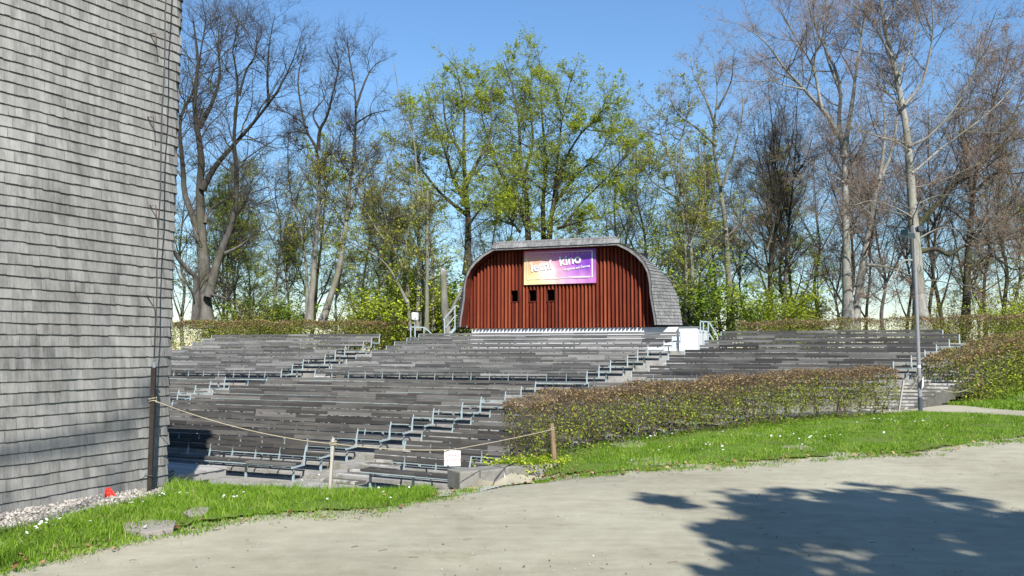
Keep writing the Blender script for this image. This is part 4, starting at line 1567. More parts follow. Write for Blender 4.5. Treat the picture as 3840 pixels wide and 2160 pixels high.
def zp(x, y):
    return (1520 + x / 2.73, 960 + y / 2.73)
def steel_stairs():
    Y = 41.0
    base = at(*zp(403, 795), Y)
    root = empty('steel_stairs', base)
    tag(root, 'pale steel stairs with handrails climbing beside the red pavilion', 'stairs')
    def seg(mb, a, b, w, dy=0):
        mb.bar(at(*zp(*a), Y + dy) - base, at(*zp(*b), Y + dy) - base, w, w, .5)
    for dy in (0, .95):
        hr = MB()
        seg(hr, (390, 655), (508, 512), .05, dy); seg(hr, (508, 510), (600, 512), .04, dy)
        seg(hr, (415, 735), (508, 612), .05, dy); seg(hr, (508, 608), (600, 610), .03, dy)
        seg(hr, (403, 650), (403, 820), .055, dy); seg(hr, (508, 510), (508, 725), .055, dy)
        hr.build('handrail', M['steel'], root)
    s = MB()
    for dy in (.05, .9):
        seg(s, (425, 830), (530, 722), .12, dy); seg(s, (530, 724), (662, 722), .10, dy)
    for k in range(5):
        a = at(*zp(440 + 20 * k, 815 - 21 * k), Y) - base
        s.box((a.x - .12, .06, a.z - .02), (a.x + .14, .9, a.z + .012), .5)
    a = at(*zp(530, 716), Y) - base; b = at(*zp(662, 716), Y) - base
    s.box((a.x, .06, a.z - .02), (b.x, .9, a.z + .01), .5)
    s.build('treads', M['steel'], root)
steel_stairs()

def snag():
    Y = 42.0
    b = at(1676, 1262, Y)
    root = empty('dead_snag', b)
    tag(root, 'bare dead tree snag with a pale sawn top', 'dead tree')
    pts = [(0, 0, -.4)] + [tuple(at(*zp(x, y), Y) - b) for x, y in [(432, 800), (425, 700), (405, 560), (398, 400), (392, 280), (390, 200), (394, 150)]]
    mb = MB(); mb.tube(pts, [.25, .24, .22, .2, .175, .165, .165, .19], 10, .5)
    mb.build('trunk', M['bark_grey'], root, smooth=True)
    t = MB(); p = Vector(pts[-1]); t.tube([p + Vector((0, 0, .0)), p + Vector((.03, 0, .06))], [.185, .17], 10, .5)
    t.build('sawn_top', M['post_pale'], root)
    l = MB(); l.tube([tuple(at(*zp(x, y), Y + .3) - b) for x, y in [(440, 760), (470, 560), (540, 420), (600, 310), (640, 200)]], [.13, .11, .09, .07, .05], 8, .5)
    l.build('limb', M['bark_grey'], root, smooth=True)
snag()

# ------------------------------------------------------------------ plants: shared tools
def tubes_np(P, R, sides):
    n, k, _ = P.shape
    T = np.empty_like(P)
    T[:, 1:-1] = P[:, 2:] - P[:, :-2]; T[:, 0] = P[:, 1] - P[:, 0]; T[:, -1] = P[:, -1] - P[:, -2]
    T /= np.linalg.norm(T, axis=2, keepdims=True) + 1e-9
    D = P[:, -1] - P[:, 0]
    ref = np.where((np.abs(D[:, 2]) > .8 * np.linalg.norm(D, axis=1))[:, None], np.array([[1., 0, 0]]), np.array([[0., 0, 1]]))
    a = np.cross(T, ref[:, None, :]); a /= np.linalg.norm(a, axis=2, keepdims=True) + 1e-9
    b = np.cross(a, T)
    ang = np.arange(sides) * 2 * np.pi / sides
    V = P[:, :, None, :] + (a[:, :, None, :] * np.cos(ang)[None, None, :, None] + b[:, :, None, :] * np.sin(ang)[None, None, :, None]) * R[:, :, None, None]
    i = (np.arange(n) * k * sides)[:, None, None] + (np.arange(k - 1) * sides)[None, :, None] + np.arange(sides)[None, None, :]
    j = (np.arange(n) * k * sides)[:, None, None] + (np.arange(k - 1) * sides)[None, :, None] + ((np.arange(sides) + 1) % sides)[None, None, :]
    F = np.stack([i, j, j + sides, i + sides], -1).reshape(-1, 4)
    return V.reshape(-1, 3), F

def grow(rng, start, d, length, segs, jit, trop, flat=1.0):
    n = len(start)
    P = np.empty((n, segs + 1, 3)); P[:, 0] = start
    d = d.copy()
    for s in range(segs):
        d = d + rng.normal(0, jit, (n, 3)) * np.array([1, 1, flat])
        d[:, 2] += trop
        d /= np.linalg.norm(d, axis=1, keepdims=True) + 1e-9
        P[:, s + 1] = P[:, s] + d * (length / segs)[:, None]
    return P

def spawn(rng, P, R, per, t0, t1, ang, angsd, flat=1.0):
    """child sites on branches P; returns start, dir, t, radius at site, parent idx"""
    n, k, _ = P.shape
    cnt = rng.poisson(per) if not np.isscalar(per) else np.full(n, per)
    idx = np.repeat(np.arange(n), cnt)
    m = len(idx)
    t = rng.uniform(t0, t1, m)
    f = t * (k - 1); i = np.minimum(f.astype(int), k - 2); u = (f - i)[:, None]
    pos = P[idx, i] * (1 - u) + P[idx, i + 1] * u
    tan = P[idx, i + 1] - P[idx, i]; tan /= np.linalg.norm(tan, axis=1, keepdims=True) + 1e-9
    rad = R[idx, i] * (1 - u[:, 0]) + R[idx, i + 1] * u[:, 0]
    r = rng.normal(0, 1, (m, 3)); r[:, 2] *= flat
    perp = r - tan * (r * tan).sum(1, keepdims=True); perp /= np.linalg.norm(perp, axis=1, keepdims=True) + 1e-9
    a = np.radians(rng.normal(ang, angsd, m))[:, None]
    return pos, tan * np.cos(a) + perp * np.sin(a), t, rad, idx

def leaf_quads(rng, C, size, up=.5):
    n = len(C)
    nrm = rng.normal(0, 1, (n, 3)); nrm[:, 2] = np.abs(nrm[:, 2]) + up
    nrm /= np.linalg.norm(nrm, axis=1, keepdims=True)
    r = rng.normal(0, 1, (n, 3))
    a = np.cross(nrm, r); a /= np.linalg.norm(a, axis=1, keepdims=True) + 1e-9
    b = np.cross(nrm, a)
    s = (size * rng.uniform(.6, 1.35, n))[:, None]
    V = np.stack([C - a * s, C - b * s * .55, C + a * s, C + b * s * .55], 1).reshape(-1, 3)
    F = (np.arange(n) * 4)[:, None] + np.arange(4)[None]
    return V, F

class Geo:
    def __init__(s): s.V = []; s.F = []; s.M = []; s.T = []; s.n = 0
    def add(s, V, F, mi, tint=None):
        if not len(F): return
        s.V.append(V); s.F.append(F + s.n); s.n += len(V)
        s.M.append(np.full(len(F), mi)); s.T.append(np.full(len(F), .5) if tint is None else tint)
    def mesh(s, name, mats, parent, smooth=False):
        return np_mesh(name, np.concatenate(s.V), [np.concatenate(s.F)], mats, parent, mi=np.concatenate(s.M), tint=np.concatenate(s.T), smooth=smooth)

def spline(pts, m=6):
    P = [np.array(p, float) for p in pts]
    P = [2 * P[0] - P[1]] + P + [2 * P[-1] - P[-2]]
    out = []
    for i in range(1, len(P) - 2):
        a, b, c, d = P[i - 1], P[i], P[i + 1], P[i + 2]
        for k in range(m):
            t = k / m
            out.append(.5 * ((2 * b) + (c - a) * t + (2 * a - 5 * b + 4 * c - d) * t * t + (3 * b - a - 3 * c + d) * t ** 3))
    out.append(P[-2])
    return np.array(out)

def resample(P, n):
    L = np.concatenate([[0], np.cumsum(np.linalg.norm(np.diff(P, axis=0), axis=1))])
    s = np.linspace(0, L[-1], n)
    return np.stack([np.interp(s, L, P[:, i]) for i in range(3)], 1), L[-1]

def make_tree(name, label, limbs, st, seed, group=None, cat='tree', base=None):
    """limbs: list of (points 3D, r0, r1). Branch orders are grown from them; returns the root."""
    rng = np.random.default_rng(seed)
    if base is None: base = np.array(limbs[0][0][0], float)
    K = 22
    LP, LR, LL = [], [], []
    for pts, r0, r1 in limbs:
        p, L = resample(spline([np.array(q, float) - base for q in pts]), K)
        w = np.cumsum(rng.normal(0, .012 * L / K * st.get('wob', 1.0), (K, 3)), 0); w[:, 2] *= .4
        w -= w[:1]
        p = p + w
        LP.append(p); LR.append(st.get('rs', .82) * (r0 + (r1 - r0) * np.linspace(0, 1, K) ** st.get('tap', .58))); LL.append(L)
    LP, LR, LL = np.array(LP), np.array(LR), np.array(LL)
    low = LP[:, 0, 2] < .8
    LR[low, 0] *= 1.3; LR[low, 1] *= 1.1
    trunk = Geo()
    V, F = tubes_np(LP, LR, 9); trunk.add(V, F, 0)
    crown = Geo()
    n1 = np.maximum(2, LL * st['d1']).astype(float)
    pos, d, t, rad, idx = spawn(rng, LP, LR, n1, st.get('t0', .3), 1.0, st['a1'], 14, st.get('flat1', 1))
    l1 = st['l1'] * rng.uniform(.45, 1.25, len(t)) * (1.15 - .6 * t)
    r1_ = np.minimum(rad * .6, .0105 * l1 + .004)
    P1 = grow(rng, pos, d, l1, 8, st['jit'], st['trop'], st.get('flat', 1))
    R1 = r1_[:, None] * (1 - .78 * np.linspace(0, 1, 9))[None]
    V, F = tubes_np(P1, R1, 5); crown.add(V, F, 0)
    pos, d, t, rad, idx = spawn(rng, P1, R1, np.full(len(P1), st['n2'], float), .12, 1.0, st['a2'], 15, st.get('flat', 1))
    l2 = l1[idx] * st.get('f2', .48) * rng.uniform(.5, 1.3, len(t)) * (1.15 - .5 * t)
    r2_ = np.minimum(rad * .65, .006 * l2 + .005)
    P2 = grow(rng, pos, d, l2, 5, st['jit'], st['trop'], st.get('flat', 1))
    R2 = r2_[:, None] * (1 - .7 * np.linspace(0, 1, 6))[None]
    V, F = tubes_np(P2, R2, 3); crown.add(V, F, 1)
    pos, d, t, rad, idx = spawn(rng, P2, R2, np.full(len(P2), st['n3'], float), .1, 1.0, st['a2'], 16, st.get('flat', 1))
    l3 = np.clip(l2[idx] * .6, .16, .8) * rng.uniform(.6, 1.4, len(t))
    P3 = grow(rng, pos, d, l3, 2, st['jit'], st['trop'] * .7, st.get('flat', 1))
    rt = st.get('rt', .006)
    R3 = np.minimum(rad, rt)[:, None] * (1 - .5 * np.linspace(0, 1, 3))[None]
    V, F = tubes_np(P3, np.maximum(R3, .0028), 3); crown.add(V, F, 1)
    mats = [st['bark2'], st['twig']]
    for li, (mat, per, size, zf, up) in enumerate(st.get('leaves', [])):
        mats.append(mat)
        pr = np.array([zf(z + base[2]) for z in P3[:, -1, 2]])
        # light and full patches through the crown
        c = P3[:, -1]
        patch = np.sin(c[:, 0] * 1.1 + seed) * np.sin(c[:, 1] * .9 + seed * 2) * np.sin(c[:, 2] * 1.25 + seed * 3)
        pr = pr * np.clip(1 + .45 * patch, .1, 2)
        cnt = rng.poisson(per * pr)
        ii = np.repeat(np.arange(len(P3)), cnt)
        u = rng.uniform(.2, 1.05, len(ii)) * 2
        k = np.minimum(u.astype(int), 1); u = (u - k)[:, None]
        C = P3[ii, k] * (1 - u) + P3[ii, k + 1] * u + rng.normal(0, size * .6, (len(ii), 3))
        V, F = leaf_quads(rng, C, size, up)
        tn = np.clip(rng.normal(.5, .2, len(ii)) + .12 * patch[ii], 0, 1)
        crown.add(V, F, 1 + li + 1, tn)
    root = empty(name, tuple(base))
    tag(root, label, cat, group)
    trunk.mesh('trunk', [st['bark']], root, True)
    crown.mesh('crown', mats, root)
    return root

def copy_tree(root, loc, rz, s, label, group, name=None):
    r = root.copy(); COL.objects.link(r)
    r.location = loc; r.rotation_euler = (0, 0, rz); r.scale = (s, s, s * random.uniform(.92, 1.1))
    r['label'] = label; r['group'] = group
    for ch in root.children:
        c = ch.copy(); COL.objects.link(c); c.parent = r
    return r

def pl(pix, Y, dy=0.0, ox=640, oy=0, sc=1.169):
    n = len(pix)
    out = []
    for i, (x, y) in enumerate(pix):
        out.append(tuple(at(ox + x / sc, oy + y / sc, Y + dy * (i / max(1, n - 1)) ** 1.5)))
    return out
ONE = lambda z: 1.0

# styles
S_OAK = dict(bark=M['bark_oak'], bark2=M['bark_dark'], twig=M['twig_dark'], d1=1.9, a1=46, l1=4.3, jit=.19, trop=.07, n2=10, a2=42, n3=7, wob=2.0, rt=.0075, t0=.22)
S_LIME = dict(S_OAK, d1=1.8, l1=3.2, bark=M['bark_lime'], t0=.3,
              leaves=[(M['leaf_ochre'], 2.4, .06, lambda z: max(0, min(1, (13.5 - z) / 4)), .4)])
S_GREEN = dict(bark=M['bark_dark'], bark2=M['bark_dark'], twig=M['twig_grey'], d1=2.1, a1=55, l1=2.8, jit=.13, trop=.03, n2=9, a2=45, n3=7, wob=1.2, flat=.45, rt=.0055, t0=.12,
               leaves=[(M['leaf_green'], 7.5, .053, lambda z: .62 + .38 * max(0, min(1, (14 - z) / 8)), 1.2)])
S_BEECH = dict(bark=M['bark_pale'], bark2=M['bark_grey'], twig=M['twig_brown'], d1=2.0, a1=48, l1=4.0, jit=.13, trop=.04, n2=10, a2=40, n3=7, wob=2.0, rt=.006, t0=.25,
               leaves=[(M['leaf_brown'], .7, .036, ONE, .2)])
S_MIX = dict(S_GREEN, bark=M['bark_grey'], d1=1.6, l1=2.7,
             leaves=[(M['leaf_ochre'], 1.5, .055, lambda z: max(.12, min(1, (15 - z) / 7)), .8), (M['leaf_green'], 1.6, .055, lambda z: max(0, min(1, (11 - z) / 5)), .9)])
S_BROWN = dict(S_BEECH, d1=1.5, n2=8, n3=6, bark=M['bark_dark'], bark2=M['bark_dark'], leaves=[(M['leaf_brown'], 2.2, .042, lambda z: max(.35, min(1.3, (17 - z) / 6)), .3)])

# --- main trees, limbs traced at their own distance
YA = 46
make_tree('bare_tree', 'huge bare oak with heavy forked limbs close beside the tower', [
    (pl([(150, 1440), (148, 1200), (132, 1020), (125, 850), (133, 700), (120, 560), (108, 450), (125, 250), (110, 90)], YA, 1), .62, .05),
    (pl([(110, 1440), (112, 1230), (82, 1190), (30, 1130), (0, 1080)], YA - .4, -2), .40, .10),
    (pl([(128, 1060), (100, 960), (60, 850), (50, 700), (42, 520), (95, 400), (130, 200), (150, 70)], YA, 4), .30, .03),
    (pl([(165, 1300), (215, 1120), (265, 1000), (290, 880), (297, 740), (288, 600), (302, 450), (300, 330), (278, 230), (300, 110)], YA - .5, -3), .36, .03),
    (pl([(138, 830), (200, 720), (280, 630), (350, 550), (430, 450), (480, 375), (535, 260), (560, 190)], YA, -2), .26, .025),
    (pl([(430, 450), (425, 340), (432, 200), (455, 70)], YA - 1, -1), .12, .02),
    (pl([(127, 560), (180, 450), (210, 330), (203, 200), (215, 70)], YA + .6, 3), .2, .02),
    (pl([(240, 1110), (300, 1080), (345, 1045), (375, 1010)], YA - .8, -1), .14, .03),
    (pl([(300, 420), (330, 310), (370, 240), (380, 130)], YA - 2.5, -1), .11, .02),
    (pl([(150, 980), (165, 930), (230, 880), (340, 850), (430, 820)], YA, 3), .14, .02),
    (pl([(175, 1290), (230, 1305), (290, 1330)], YA - .6, -2), .12, .02),
], S_OAK, 3)
YB_ = 48
make_tree('bare_tree', 'tall bare tree with two pale stems rising behind the clipped hedge', [
    (pl([(605, 1440), (625, 1200), (642, 1000), (655, 800), (645, 650), (600, 560), (580, 450), (570, 330), (600, 190)], YB_, 1), .30, .03),
    (pl([(647, 660), (655, 570), (690, 500), (735, 300), (718, 200)], YB_, -2), .17, .025),
    (pl([(595, 1430), (592, 1200), (570, 1030), (532, 880), (515, 720), (525, 520)], YB_ + 1, 2), .17, .02),
    (pl([(600, 560), (560, 525), (500, 490), (430, 475)], YB_, 2), .08, .02),
    (pl([(655, 570), (625, 500), (680, 420), (660, 360)], YB_ + 1, 1), .1, .02),
    (pl([(650, 760), (690, 680), (760, 675), (830, 650)], YB_, -2), .09, .02),
], S_LIME, 5)
make_tree('bare_tree', 'bare leaning tree with an ochre fringe right behind the clipped hedge', [
    (pl([(655, 1440), (690, 1340), (735, 1180), (770, 960), (798, 700), (812, 550), (810, 400), (785, 290), (770, 190)], YB_ - 1, 1), .30, .03),
    (pl([(812, 470), (850, 360), (890, 290), (940, 260)], YB_ - 1, 2), .12, .02),
    (pl([(812, 540), (880, 500), (960, 480)], YB_ - 1, -2), .08, .02),
    (pl([(770, 960), (820, 830), (860, 700), (940, 590)], YB_ - 1, 2), .12, .02),
    (pl([(778, 900), (700, 790), (660, 740)], YB_ - 1, -2), .08, .02),
    (pl([(790, 760), (740, 690), (745, 560)], YB_ - 1, 1), .08, .02),
], S_LIME, 8)
YC = 45
make_tree('multi_stem_tree', 'cluster of slim upright stems with ochre and green leaves by the loudspeaker', [
    (pl([(1080, 1450), (1085, 1200), (1080, 1000), (1075, 800), (1058, 600), (1018, 520), (990, 400), (968, 260)], YC, 1), .17, .02),
    (pl([(1122, 1450), (1125, 1200), (1125, 1000), (1128, 838)], YC - .6, 0), .17, .09),
    (pl([(1100, 1450), (1100, 1150), (1058, 980), (1005, 900), (955, 850)], YC + .5, -1), .14, .03),
    (pl([(1150, 1450), (1150, 1150), (1110, 900), (1100, 700), (1120, 520)], YC + 1, 2), .16, .02),
    (pl([(1050, 1450), (1030, 1250), (1000, 1130), (900, 1000), (830, 850), (800, 700)], YC, 2), .15, .02),
    (pl([(1040, 1330), (960, 1180), (880, 1110), (760, 1050), (640, 1015)], YC - .5, -2), .14, .02),
    (pl([(1040, 1300), (1030, 1100), (1060, 880), (1010, 700), (1040, 560)], YC, -2), .13, .02),
    (pl([(990, 1130), (930, 900), (950, 720), (920, 620)], YC + 1, 1), .09, .02),
], dict(S_MIX, bark=M['bark_grey'], t0=.15, d1=1.5, l1=2.2), 13)

c2 = lambda pix, Y, dy=0: pl(pix, Y, dy, 1400, 100, 1.271)
YD = 50
make_tree('leafing_tree', 'broad fan shaped tree in fresh green leaf behind the red pavilion', [
    (c2([(745, 1180), (735, 950), (728, 800), (700, 650), (690, 450), (650, 250), (620, 160)], YD, 1), .33, .03),
    (c2([(828, 1150), (850, 900), (872, 800), (892, 690), (935, 600), (1000, 500), (1100, 400), (1190, 320)], YD - .6, -3), .30, .02),
    (c2([(815, 1150), (808, 850), (820, 650), (800, 400), (795, 200), (780, 110)], YD + 1, 2), .28, .02),
    (c2([(735, 960), (680, 820), (620, 720), (560, 560), (520, 400), (510, 240)], YD, 3), .2, .02),
    (c2([(850, 900), (880, 650), (900, 450), (930, 300), (960, 200)], YD - .6, -2), .17, .02),
    (c2([(900, 960), (1000, 830), (1090, 740), (1170, 650), (1230, 600)], YD, -3), .14, .02),
    (c2([(720, 700), (760, 550), (745, 350), (760, 200)], YD + 1, 3), .15, .02),
    (c2([(860, 850), (960, 720), (1080, 600), (1150, 480)], YD, 3), .14, .02),
    (c2([(700, 980), (620, 880), (540, 820)], YD - 1, -3), .12, .02),
    (c2([(880, 960), (980, 930), (1080, 900)], YD - 1, -3), .12, .02),
], dict(S_GREEN, d1=2.6, l1=3.0), 21)
make_tree('leafing_tree', 'dark trunked tree in fresh green leaf left of the pavilion roof', [
    (c2([(450, 1180), (450, 900), (440, 750), (430, 600), (430, 400), (400, 230), (390, 160)], YD - 2, 1), .34, .03),
    (c2([(448, 860), (380, 720), (330, 560), (280, 420), (240, 280)], YD - 2, -2), .2, .02),
    (c2([(440, 760), (500, 640), (560, 520), (560, 380), (570, 260)], YD - 2, 2), .18, .02),
    (c2([(450, 900), (360, 830), (290, 760), (200, 620), (170, 380)], YD - 2, 3), .18, .02),
    (c2([(450, 950), (520, 860), (590, 800)], YD - 3, -2), .12, .02),
    (c2([(430, 620), (350, 480), (330, 330), (330, 220)], YD - 2, 3), .14, .02),
], S_GREEN, 22)
c3 = lambda pix, Y, dy=0: pl(pix, Y, dy, 2500, 0, 1.1687)
make_tree('leafing_tree', 'slim twin tree in pale green leaf right behind the pavilion flank', [
    (c3([(115, 1460), (108, 1150), (92, 1000), (75, 850), (60, 650), (95, 480), (100, 380)], 47, 1), .22, .02),
    (c3([(85, 1440), (82, 1150), (70, 950), (30, 780), (0, 640)], 47.5, -2), .2, .02),
    (c3([(100, 1080), (150, 940), (170, 800), (150, 640)], 47, 2), .12, .02),
    (c3([(75, 900), (20, 850), (-60, 800), (-110, 730)], 47, -2), .12, .02),
    (c3([(72, 860), (20, 700), (-30, 560), (-20, 440)], 47, 3), .12, .02),
], dict(S_MIX, d1=1.9, leaves=[(M['leaf_ochre'], 1.4, .055, ONE, .8), (M['leaf_green'], 2.0, .058, lambda z: max(.1, min(1, (14 - z) / 6)), 1)]), 25)
make_tree('bare_tree', 'grey straight tree with reddish bare crown between pavilion and beeches', [
    (c3([(285, 1470), (275, 1200), (265, 1000), (240, 800), (215, 650), (220, 500), (232, 400), (210, 230)], 49, 1), .34, .025),
    (c3([(218, 640), (130, 560), (60, 510), (20, 440)], 49, -2), .14, .02),
    (c3([(245, 820), (300, 640), (330, 480), (320, 330)], 49, 2), .14, .02),
    (c3([(216, 560), (170, 430), (120, 330), (100, 230)], 49, 3), .13, .02),
    (c3([(222, 480), (280, 360), (290, 260)], 49, -2), .11, .02),
    (c3([(265, 1010), (200, 980), (130, 960)], 49, -2), .1, .02),
], dict(S_BEECH, bark=M['bark_grey'], d1=1.6, l1=2.6, leaves=[(M['leaf_ochre'], .8, .05, lambda z: max(.15, min(1, (15 - z) / 6)), .5)]), 31)
make_tree('bare_tree', 'small dark bare tree with a fine upright crown beside the pale beeches', [
    (c3([(512, 1440), (520, 1150), (535, 900), (555, 700), (566, 480)], 52, 1), .2, .02),
    (c3([(530, 950), (500, 800), (470, 690), (480, 560)], 52, 2), .1, .02),
    (c3([(545, 800), (610, 700), (640, 600)], 52, -2), .1, .02),
    (c3([(440, 1100), (475, 950), (470, 800), (440, 560)], 51, 1), .1, .02),
    (c3([(400, 1090), (330, 990), (280, 880), (290, 760)], 51, -1), .12, .02),
], dict(S_OAK, d1=2.2, l1=2.8), 33)
YH = 47
make_tree('beech_tree', 'pale trunked beech with forked bare reddish crown', [
    (c3([(795, 1450), (785, 1150), (776, 900), (775, 700), (752, 550), (765, 400), (730, 280), (650, 110), (610, -40)], YH, 1), .44, .04),
    (c3([(758, 600), (735, 560), (690, 490), (600, 390), (520, 300), (430, 180), (320, 100)], YH, -3), .22, .02),
    (c3([(775, 690), (800, 520), (830, 300), (852, 150), (900, -30)], YH, 3), .24, .03),
    (c3([(680, 470), (640, 300), (560, 160), (480, 30)], YH - 1, -1), .14, .02),
    (c3([(765, 420), (700, 230), (690, 90), (720, -60)], YH + 1, 3), .14, .02),
    (c3([(600, 390), (500, 370), (420, 330)], YH - 1.5, -1), .08, .02),
    (c3([(776, 800), (680, 740), (600, 700)], YH, -2), .08, .02),
], S_BEECH, 41)
make_tree('beech_tree', 'leaning pale beech crossing behind the straight beech trunk', [
    (c3([(820, 1450), (860, 1150), (900, 950), (930, 800), (975, 700), (1000, 560), (1010, 430), (980, 250)], YH + 1.5, 1), .38, .03),
    (c3([(930, 790), (955, 600), (940, 420), (900, 300)], YH + 1.5, 3), .16, .02),
    (c3([(875, 1160), (960, 1170), (1050, 1200), (1090, 1240)], YH + 1.5, -3), .14, .03),
    (c3([(900, 950), (820, 860), (760, 800)], YH + 1.5, 2), .1, .02),
], dict(S_BROWN, bark=M['bark_pale']), 43)
YI = 43
make_tree('beech_tree', 'largest pale beech trunk directly behind the lamp post', [
    (c3([(1118, 1450), (1098, 1100), (1086, 900), (1066, 650), (1042, 450), (1020, 330), (985, 200), (960, 80), (950, -20), (945, -150)], YI, 1), .50, .08),
    (c3([(1042, 460), (1110, 380), (1150, 260), (1170, 100), (1150, -80)], YI, -2), 0.124, .02),
    (c3([(1062, 640), (1150, 600), (1260, 480), (1350, 330), (1400, 180), (1450, 40)], YI, -3), 0.105, .02),
    (c3([(1076, 760), (1200, 650), (1350, 540), (1480, 420), (1560, 300)], YI, 2), 0.093, .02),
    (c3([(990, 250), (930, 150), (870, 60), (800, 10)], YI, 3), 0.093, .02),
    (c3([(1020, 330), (1080, 180), (1100, 50), (1080, -100)], YI, 3), 0.093, .02),
    (c3([(1064, 660), (1000, 620), (900, 590), (820, 570)], YI, -3), 0.056, .02),
    (c3([(1086, 900), (1180, 860), (1300, 850), (1420, 830)], YI, -3), 0.062, .02),
    (c3([(1090, 960), (1000, 910), (900, 880), (820, 900)], YI, -3), 0.062, .02),
    (c3([(1096, 1050), (1200, 1000), (1330, 1010), (1450, 990)], YI, -2), 0.062, .02),
    (c3([(1105, 1230), (1180, 1230), (1290, 1250), (1400, 1250)], YI, -3), 0.050, .02),
    (c3([(1080, 1140), (1030, 1150), (990, 1240), (920, 1300)], YI, -2), 0.074, .02),
    (c3([(960, 90), (1020, 0), (1060, -120)], YI, 2), 0.074, .02),
    (c3([(1190, 640), (1300, 420), (1380, 260), (1500, 190)], YI + 1, 3), 0.062, .02),
], dict(S_BEECH, d1=2.3, l1=4.0, leaves=[(M['leaf_brown'], .9, .04, ONE, .2)]), 47)
make_tree('bare_tree', 'dark spreading tree with a crooked heavy limb right of the lamp post', [
    (c3([(1310, 1440), (1320, 1100), (1345, 850), (1400, 600), (1450, 400), (1500, 220)], 49, 1), .36, .03),
    (c3([(1080, 1020), (1190, 890), (1290, 780), (1400, 690), (1500, 620), (1620, 590)], 46, 1), .26, .06),
    (c3([(1080, 1110), (1180, 1090), (1240, 1120), (1300, 1080), (1400, 1070), (1560, 1040)], 45, 0), .2, .04),
    (c3([(1340, 860), (1300, 650), (1280, 500), (1300, 380)], 49, 3), .2, .02),
    (c3([(1350, 840), (1440, 760), (1540, 760), (1640, 720)], 49, -2), .17, .02),
    (c3([(1330, 1180), (1420, 1120), (1520, 1180), (1640, 1150)], 47, -2), .15, .02),
    (c3([(1400, 600), (1480, 560), (1560, 430), (1640, 300)], 49, 2), .15, .02),
], dict(S_BROWN, d1=1.9), 53)

# --- wood behind: three more trees of each kind, copied
def generic_limbs(H, rng, forks=5, spread=.35):
    base = np.zeros(3)
    out = []
    tr = [(0, 0, -.3)]
    x = y = 0.0
    for k in range(1, 7):
        x += rng.normal(0, .25); y += rng.normal(0, .25)
        tr.append((x, y, H * k / 6))
    out.append((tr, .016 * H, .02))
    for f in range(forks):
        t = rng.uniform(.25, .75); i = int(t * 6)
        p = np.array(tr[i]); a = rng.uniform(0, 6.28); L = H * rng.uniform(.25, .5)
        dx = np.array([math.cos(a), math.sin(a), 0]) * spread
        pts = [tuple(p)] + [tuple(p + (dx * math.sin(s * 1.5) + np.array([0, 0, s])) * L) for s in (.3, .65, 1.0)]
        out.append((pts, .009 * H * (1.1 - t), .015))
    return out
WOOD = []
def wood(kind, style, H, seed, forks):
    return lambda label, loc: make_tree(kind, label, [([tuple(np.array(p) + np.array(loc)) for p in pts], a, b) for pts, a, b in generic_limbs(H, np.random.default_rng(seed), forks)], style, seed, 'trees of the wood behind the seating')
KINDS = {
    'mix': wood('leafing_tree', S_MIX, 13, 61, 6),
    'green': wood('leafing_tree', dict(S_GREEN, leaves=[(M['leaf_green'], 2.6, .062, ONE, 1.0)]), 14, 62, 6),
    'bare': wood('bare_tree', dict(S_OAK, l1=3.0, d1=1.7), 16, 63, 6),
    'brown': wood('bare_tree', S_BROWN, 15, 64, 6),
    'ochre': wood('leafing_tree', dict(S_LIME, leaves=[(M['leaf_ochre'], 1.0, .055, ONE, .5)]), 12, 65, 6),
}
ADJ = {'mix': 'thin ochre and green leafing tree', 'green': 'thin bright green leafing tree', 'bare': 'thin bare dark tree', 'brown': 'thin brown leaved tree', 'ochre': 'thin ochre leafing tree'}
